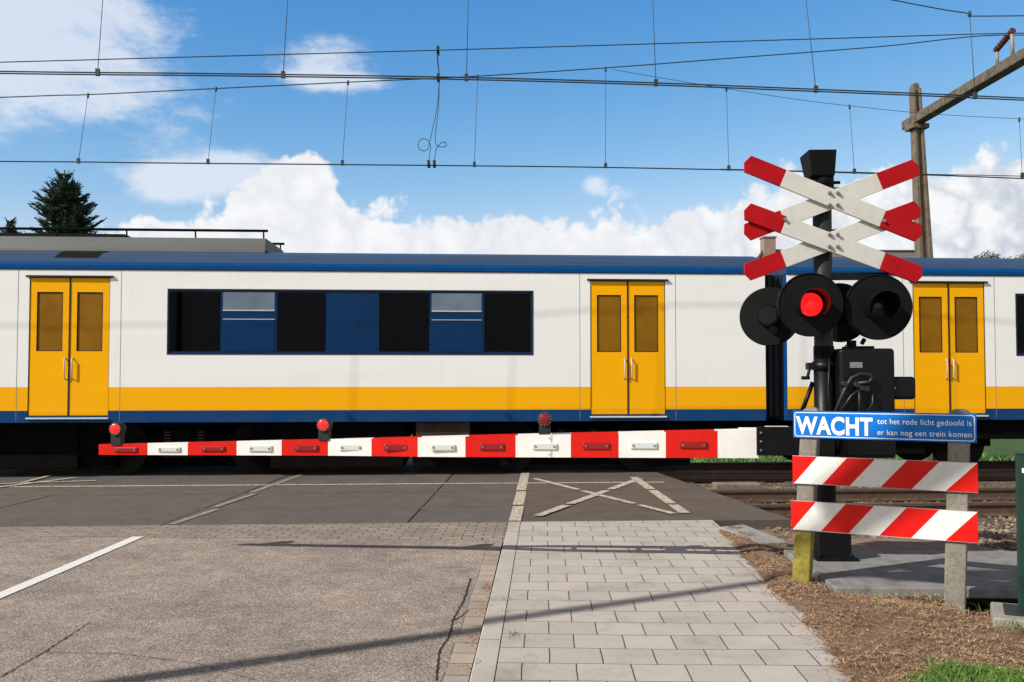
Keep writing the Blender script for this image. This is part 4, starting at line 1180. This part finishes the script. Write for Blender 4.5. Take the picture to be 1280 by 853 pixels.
# ------------------------------------------------------------------ house with chimney behind the train
hp = at_plane(1045, 330, V((0, 1, 0)), 46); rz0 = at_plane(1045, 314.5, V((0, 1, 0)), 46).z
house = thing('house', 'brick house with grey tiled roof and chimney just above the train roof behind the crosses', 'house', (hp.x, hp.y, -.36), radians(2))
hx0, hx1 = local(house, at_plane(953, 314, V((0, 1, 0)), 46)).x, local(house, at_plane(1141, 314, V((0, 1, 0)), 46)).x
rh = rz0 + .36; ev = rh - 2.6
mb = MB(); mb.box((hx0 - .9, -3.2, 0), (hx1 + .2, 3.2, ev)); mb.prism([(hx1 + .2, -3.2, ev), (hx1 + .2, 3.2, ev), (hx1 + .2, 0, rh - .15)], (-.3, 0, 0)); mb.build('wall', 'brick_wall', house)
mb = MB()
A = [(hx0 - 2.6, -3.6, ev - .2), (hx1 + .35, -3.6, ev - .2), (hx1 + .35, 3.6, ev - .2), (hx0 - 2.6, 3.6, ev - .2), (hx0, 0, rh), (hx1 + .35, 0, rh)]
mb.add(A, [(0, 1, 5, 4), (2, 3, 4, 5), (3, 0, 4), (1, 2, 5), (0, 3, 2, 1)]); rf = mb.build('roof', 'roof_tile', house)
mb = MB(); mb.tube([(hx0, 0, rh), (hx1 + .35, 0, rh)], .09, 8); mb.tube([(hx0, 0, rh), (hx0 - 2.6, -3.6, ev - .18)], .08, 8); mb.build('ridge_tiles', 'roof_tile', rf)
zc1 = at_plane(959, 297, V((0, 1, 0)), 46).z + .36; xc0, xc1 = local(house, at_plane(951.5, 305, V((0, 1, 0)), 46)).x, local(house, at_plane(966.5, 305, V((0, 1, 0)), 46)).x
mb = MB(); mb.box((xc0, -.3, rh - .8), (xc1, .3, zc1 - .08)); mb.box((xc0 - .05, -.35, zc1 - .08), (xc1 + .05, .35, zc1)); mb.build('chimney', 'chimney_brick', rf, bevel=.02)
for i in range(4):
    x = hx0 + 1.2 + i * 1.6; mb = MB(); framed(mb, x, x + 1.0, 1.1, 2.5, -3.25, -3.18, .06); w_ = mb.build('window', 'board_white', house)
    mb = MB(); mb.box((x + .06, -3.22, 1.16), (x + .94, -3.205, 2.44)); mb.build('pane', 'dark_glass', w_)

# ------------------------------------------------------------------ trees
def spruce(name, label, px, py, D, h_vis, seed, scale=1.0, whorls=26):
    rnd = random.Random(seed); top = at_plane(px, py, V((0, 1, 0)), D)
    root = thing(name, label, 'tree', (top.x, top.y, -.36)); H = top.z + .36
    mb = MB(); mb.tube([(0, 0, 0), (.03, 0, H * .5), (0, 0, H - .25)], .22, 10, 0, True, .02); mb.build('trunk', 'bark', root)
    mb = MB()
    def twig(p, d, L, depth=0):
        d = d.normalized(); n = max(3, int(L / .035)); side = d.cross(V((0, 0, 1))).normalized()
        for i in range(n):
            q = p + d * (L * i / n) + V((0, 0, .06 * (i / n) ** 2 * L))
            for sgn in (-1, 0, 1):
                a = d * .7 + side * (sgn * .9) + V((0, 0, rnd.uniform(-.15, .75)))
                nl = rnd.uniform(.06, .12) * (1 - .4 * i / n); w = side * .016 + V((0, 0, .014))
                mt = rnd.choices((0, 1, 2), (5, 2, 4))[0]
                mb.add([q - w, q + w, q + a.normalized() * nl], [(0, 1, 2)], mt)
    step = .17
    z = H - .05; k_ = 0
    while z > H - h_vis:
        t = H - z; R_ = (.14 + 1.0 * t ** .75) * scale * rnd.uniform(.8, 1.2); nb = 7 if t < .5 else 20
        for j in range(nb):
            a = rnd.uniform(0, 2 * pi); L = R_ * (rnd.uniform(.4, .95) if rnd.random() < .85 else rnd.uniform(.85, 1.05)); up = rnd.uniform(.1, 1.3) - .15 * t
            d = V((cos(a), sin(a), up)).normalized(); p = V((0, 0, z + rnd.uniform(-.12, .12)))
            mb.tube([p, p + d * L], .018, 4, 2, True, .005)
            m = max(3, int(L / .10))
            for i in range(1, m + 1):
                q = p + d * (L * i / m); f_ = i / m
                for sgn in (-1, 1):
                    sd = d.cross(V((0, 0, 1))).normalized() * sgn
                    twig(q, d * .8 + sd * rnd.uniform(.3, .9) + V((0, 0, rnd.uniform(-.1, .35))), (.16 + .34 * (1 - f_)) * rnd.uniform(.6, 1.2) * min(1, .4 + t * .5))
            twig(p + d * L * .8, d + V((0, 0, .4)), .28)
        z -= step
    twig(V((0, 0, H - .3)), V((0, 0, 1)), .35); twig(V((0, 0, H - .35)), V((-.3, 0, 1)), .36); twig(V((0, 0, H - .35)), V((.3, .1, 1)), .3)
    mb.build('crown', ['needle', 'needle_light', 'needle_dark'], root)
spruce('spruce_tree', 'dark spruce with a ragged top rising above the roof unit of the train', 81, 221, 34, 2.7, 4, .80)
spruce('spruce_tree', 'small tip of a second spruce barely showing beside the bigger spruce', 12, 279, 36, .8, 8, .4)
def broadleaf(label, px, py, D, r, seed, mats, name='broadleaf_tree', stretch=1.0):
    rnd = random.Random(seed); top = at_plane(px, py, V((0, 1, 0)), D)
    root = thing(name, label, 'tree', (top.x, top.y, -.36)); H = top.z + .36
    mb = MB(); mb.tube([(0, 0, 0), (.1, 0, H * .4), (0, 0, H - r)], .3, 10, 0, True, .1)
    for j in range(6):
        a = j * 1.05; mb.tube([(0, 0, H - 2.2 * r), (cos(a) * r * .5, sin(a) * r * .5, H - 1.3 * r)], .1, 6, 0, True, .03)
    mb.build('trunk', 'bark', root)
    mb = MB(); cl = []
    for i in range(60):
        a, b = rnd.uniform(0, 2*pi), rnd.uniform(-.5, 1); q = r * rnd.uniform(.45, .92); c_ = sqrt(max(0, 1 - b*b))
        cl.append((V((cos(a) * c_ * q * stretch, sin(a) * c_ * q, H - r + b * q * .85)), rnd.uniform(.28, .5) * r * .55, rnd.random()))
    cl.append((V((0, 0, H - .45 * r * .5)), r * .25, .3))
    for c_, cr, tone in cl:
        for i in range(130):
            d = V((rnd.gauss(0, 1), rnd.gauss(0, 1), rnd.gauss(0, 1))).normalized(); p = c_ + d * cr * rnd.uniform(.5, 1.1)
            a = V((rnd.gauss(0, 1), rnd.gauss(0, 1), rnd.gauss(0, 1))).normalized() * .09; b = a.orthogonal().normalized() * .06
            mb.add([p - a, p - b, p + a, p + b], [(0, 1, 2, 3)], rnd.choices((0, 1, 2), (4, 1 + 3 * tone, 3 - 2 * tone))[0])
    mb.build('crown', mats, root)
broadleaf('round dark green treetop just above the train beside the portal mast', 1232, 314, 62, 2.2, 21, ['tree_leaf', 'tree_leaf_light', 'tree_leaf_dark'])
broadleaf('yellowish treetop just above the train beyond the dark green one', 1284, 314, 60, 2.4, 22, ['tree_gold', 'tree_leaf_light', 'tree_leaf'])

# ------------------------------------------------------------------ lamp post out of frame on the left that throws the long shadow
LX = W_uv(0, 0)
SUN = V((.872, .489, 0)).normalized(); EL = radians(37)
g0 = at_z(605, 777); lamp_p = g0 - SUN * 9.0
lampo = thing('street_lamp', 'grey street lamp on the left roadside outside the frame throwing a long thin shadow', 'street lamp', (lamp_p.x, lamp_p.y, -.1))
Hs = 5.15 + tan(EL) * 4.95; bend = V((.88, -.47, 0))
mb = MB(); mb.tube([(0, 0, 0), (0, 0, Hs)], .095, 14, 0, True, .07); mb.build('pole', 'post_grey', lampo)
mb = MB(); pts = [V((0, 0, Hs - .02)), V((0, 0, Hs)) + bend * .12 + V((0, 0, .08)), V((0, 0, Hs)) + bend * .45 + V((0, 0, .13)), V((0, 0, Hs)) + bend * .62 + V((0, 0, .26))]
mb.tube(dense(pts, 4), .045, 10); mb.build('arm', 'post_grey', lampo)
mb = MB(); c0 = pts[-1]; mb.tube([c0 - bend * .02, c0 + bend * .12 + V((0, 0, .10)), c0 + bend * .48 + V((0, 0, .38)), c0 + bend * .82 + V((0, 0, .66)), c0 + bend * .95 + V((0, 0, .78))], .16, 14, 0, True, .23); mb.build('shadow_head', 'post_grey', lampo)  # head sized and tilted only to drop a slanting shadow on the sign

# ------------------------------------------------------------------ light and sky
sun_d = bpy.data.lights.new('sun', 'SUN'); sun = bpy.data.objects.new('sun', sun_d); C.objects.link(sun)
ldir = V((SUN.x * cos(EL), SUN.y * cos(EL), -sin(EL)))
sun.rotation_euler = ldir.to_track_quat('-Z', 'Y').to_euler(); sun.location = (-20, -12, 20)
sun_d.energy = 5.0; sun_d.angle = radians(.53); sun_d.color = (1.0, .965, .90)

w = bpy.data.worlds.new('World'); scene.world = w; w.use_nodes = True; nt = w.node_tree
bg = nt.nodes['Background']; L_ = nt.links.new
def wn(t, **kw):
    o = nt.nodes.new(t)
    for k_, v_ in kw.items(): setattr(o, k_, v_)
    return o
def wm(op, a, b=0.0, clamp=False):
    o = wn('ShaderNodeMath', operation=op, use_clamp=clamp)
    for sock, v_ in ((o.inputs[0], a), (o.inputs[1], b)):
        if isinstance(v_, (int, float)): sock.default_value = v_
        else: L_(v_, sock)
    return o.outputs[0]
def wss(x, lo, hi):
    o = wn('ShaderNodeMapRange', interpolation_type='SMOOTHSTEP'); o.inputs[1].default_value = lo; o.inputs[2].default_value = hi
    L_(x, o.inputs[0]); return o.outputs[0]
SKY = (.089, .305, .665); SKYN = (.108 / .150, .115 / .262, .122 / .456)
sky = wn('ShaderNodeTexSky', sky_type='NISHITA', sun_disc=False); sky.sun_elevation = EL
sky.sun_rotation = atan2(-SUN.x, -SUN.y); sky.air_density = 1.0; sky.dust_density = .4; sky.ozone_density = 1.6
tc = wn('ShaderNodeTexCoord'); sx = wn('ShaderNodeSeparateXYZ'); L_(tc.outputs['Generated'], sx.inputs[0])
az = wm('ARCTAN2', sx.outputs[0], sx.outputs[1]); el = wm('ARCSINE', sx.outputs[2])
def ang(px, py):
    d = ray(px, py).normalized(); return atan2(d.x, d.y), asin(d.z)
def wnoise(scale, detail, rough, off=(0, 0, 0), stretch=(1, 1, 1)):
    mp = wn('ShaderNodeMapping'); mp.inputs['Location'].default_value = off; mp.inputs['Scale'].default_value = stretch; L_(tc.outputs['Generated'], mp.inputs[0])
    o = wn('ShaderNodeTexNoise'); o.inputs['Scale'].default_value = scale; o.inputs['Detail'].default_value = detail; o.inputs['Roughness'].default_value = rough
    L_(mp.outputs[0], o.inputs['Vector']); return o.outputs['Fac']
prof = [(-400, 380), (0, 318), (100, 300), (150, 275), (200, 282), (235, 268), (275, 244), (310, 228), (335, 202), (365, 192), (392, 196), (418, 222), (445, 246), (480, 262), (540, 276), (600, 266), (650, 270), (700, 268), (745, 262), (800, 272), (850, 274), (880, 258), (930, 236), (990, 222), (1050, 225), (1110, 226), (1150, 212), (1200, 198), (1230, 196), (1280, 200), (1380, 210), (1700, 380)]
t0, t1 = ang(-400, 300)[0], ang(1700, 300)[0]
ramp = wn('ShaderNodeValToRGB'); cr = ramp.color_ramp; cr.interpolation = 'LINEAR'
while len(cr.elements) < len(prof): cr.elements.new(.5)
for e_, (x, y) in zip(cr.elements, prof):
    a, b = ang(x, y); e_.position = (a - t0) / (t1 - t0); v_ = b / .4; e_.color = (v_, v_, v_, 1)
mr = wn('ShaderNodeMapRange'); mr.inputs[1].default_value = t0; mr.inputs[2].default_value = t1; L_(az, mr.inputs[0]); L_(mr.outputs[0], ramp.inputs[0])
top_ = wm('MULTIPLY', ramp.outputs[0], .4)
n1 = wnoise(13, 9, .58, (3, 1, 7)); n1b = wnoise(38, 6, .6, (1, 4, 2))
def billow(n, a): return wm('MULTIPLY', wm('SUBTRACT', wm('ABSOLUTE', wm('SUBTRACT', n, .5)), .09), a)
bill = wm('ADD', wm('MULTIPLY', wm('SUBTRACT', n1, .5), .040), wm('ADD', billow(wnoise(17, 1.5, .5, (2, 7, 3)), .125), wm('ADD', billow(wnoise(42, 2.5, .55, (4, 2, 8)), .075), wm('MULTIPLY', wm('SUBTRACT', n1b, .5), .012))))
dens = wss(wm('ADD', wm('SUBTRACT', top_, el), bill), -.006, .009)
# thin high wisps at fixed bearings
nw = wnoise(8, 9, .68, (5, 2, 1), (1, 1, 2.0)); nw2 = wnoise(26, 7, .66, (8, 2, 3), (1, 1, 2.2))
def puff(px, py, wx, wy, amp):
    a, e_ = ang(px, py); sx_ = wx / F; sy_ = wy / F
    g = wm('ADD', wm('POWER', wm('MULTIPLY', wm('SUBTRACT', az, a), 1 / sx_), 2.0), wm('POWER', wm('MULTIPLY', wm('SUBTRACT', el, e_), 1 / sy_), 2.0))
    return wm('MULTIPLY', wm('EXPONENT', wm('MULTIPLY', g, -1.0)), amp)
tot = None
for p_ in ((60, 25, 150, 70, 1.0), (110, 115, 130, 42, .85), (415, 78, 62, 34, 1.0), (420, 102, 70, 10, .7), (745, 230, 17, 12, 1.0), (215, 228, 55, 24, 1.35), (290, 215, 60, 22, 1.0), (770, 243, 40, 10, .5), (-200, 60, 150, 90, 1)):
    q = puff(*p_); tot = q if tot is None else wm('ADD', tot, q)
wfac = wm('ADD', tot, wm('ADD', wm('MULTIPLY', wm('SUBTRACT', nw, .5), 2.4), wm('MULTIPLY', wm('SUBTRACT', nw2, .5), 1.0)))
wisp = wm('MULTIPLY', wss(wfac, .25, 1.15), wss(tot, .04, .40))
wisp = wm('MULTIPLY', wisp, .80)
# cloud tone
n2 = wnoise(9, 7, .6, (2, 9, 4)); n3 = wm('SUBTRACT', .68, wm('MULTIPLY', wm('ABSOLUTE', wm('SUBTRACT', wnoise(22, 3, .55, (6, 1, 2)), .5)), 2.2))
depth = wm('SUBTRACT', top_, el)
grey = wss(az, ang(800, 250)[0], ang(1150, 250)[0])
shade = wm('ADD', wm('MULTIPLY', wm('SUBTRACT', n2, .40), 1.6), wm('MULTIPLY', wm('SUBTRACT', n3, .5), 1.5))
shade = wm('ADD', shade, wm('MULTIPLY', depth, 1.6))
shade = wm('MULTIPLY', shade, wm('ADD', .5, wm('MULTIPLY', grey, .75)), True)
cc = wn('ShaderNodeMix', data_type='RGBA'); cc.inputs[6].default_value = (.95, .955, .97, 1); cc.inputs[7].default_value = (.46, .53, .64, 1); L_(shade, cc.inputs[0])
sc_ = wn('ShaderNodeSeparateColor'); L_(sky.outputs[0], sc_.inputs[0]); hs = wn('ShaderNodeCombineColor')
for i_, (k_, g_) in enumerate(((SKY[0], 2.2), (SKY[1], 1.2), (SKY[2], .65))):
    L_(wm('MINIMUM', wm('MULTIPLY', wm('POWER', wm('MULTIPLY', sc_.outputs[i_], SKYN[i_]), g_), k_), .9), hs.inputs[i_])
m1 = wn('ShaderNodeMix', data_type='RGBA'); L_(wisp, m1.inputs[0]); L_(hs.outputs[0], m1.inputs[6]); m1.inputs[7].default_value = (.80, .85, .93, 1)
m2 = wn('ShaderNodeMix', data_type='RGBA'); L_(dens, m2.inputs[0]); L_(m1.outputs[2], m2.inputs[6]); L_(cc.outputs[2], m2.inputs[7])
ov = wm('MULTIPLY', wm('MAXIMUM', wss(el, .46, .66), wss(wm('ABSOLUTE', az), .95, 1.3)), wm('ADD', .25, wm('MULTIPLY', .75, wss(wnoise(4, 6, .6, (7, 3, 5)), .32, .55))))  # unseen grey cloud overhead and behind, added to cut and neutralise the skylight
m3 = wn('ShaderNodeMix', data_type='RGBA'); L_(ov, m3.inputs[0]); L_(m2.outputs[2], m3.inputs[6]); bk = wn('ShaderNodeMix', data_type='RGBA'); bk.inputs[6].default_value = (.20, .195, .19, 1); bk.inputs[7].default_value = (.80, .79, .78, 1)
L_(wm('MULTIPLY', wss(wm('ABSOLUTE', az), 1.2, 1.7), wss(el, .62, .40)), bk.inputs[0]); L_(bk.outputs[2], m3.inputs[7])  # bright unseen cloud low behind the camera, added to light facing sides
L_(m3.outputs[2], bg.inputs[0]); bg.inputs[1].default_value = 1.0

scene.view_settings.view_transform = 'Standard'; scene.view_settings.look = 'None'
scene.view_settings.exposure = 0; scene.view_settings.gamma = 1
scene.render.resolution_x, scene.render.resolution_y = 1024, 682
scene.cycles.max_bounces = 6
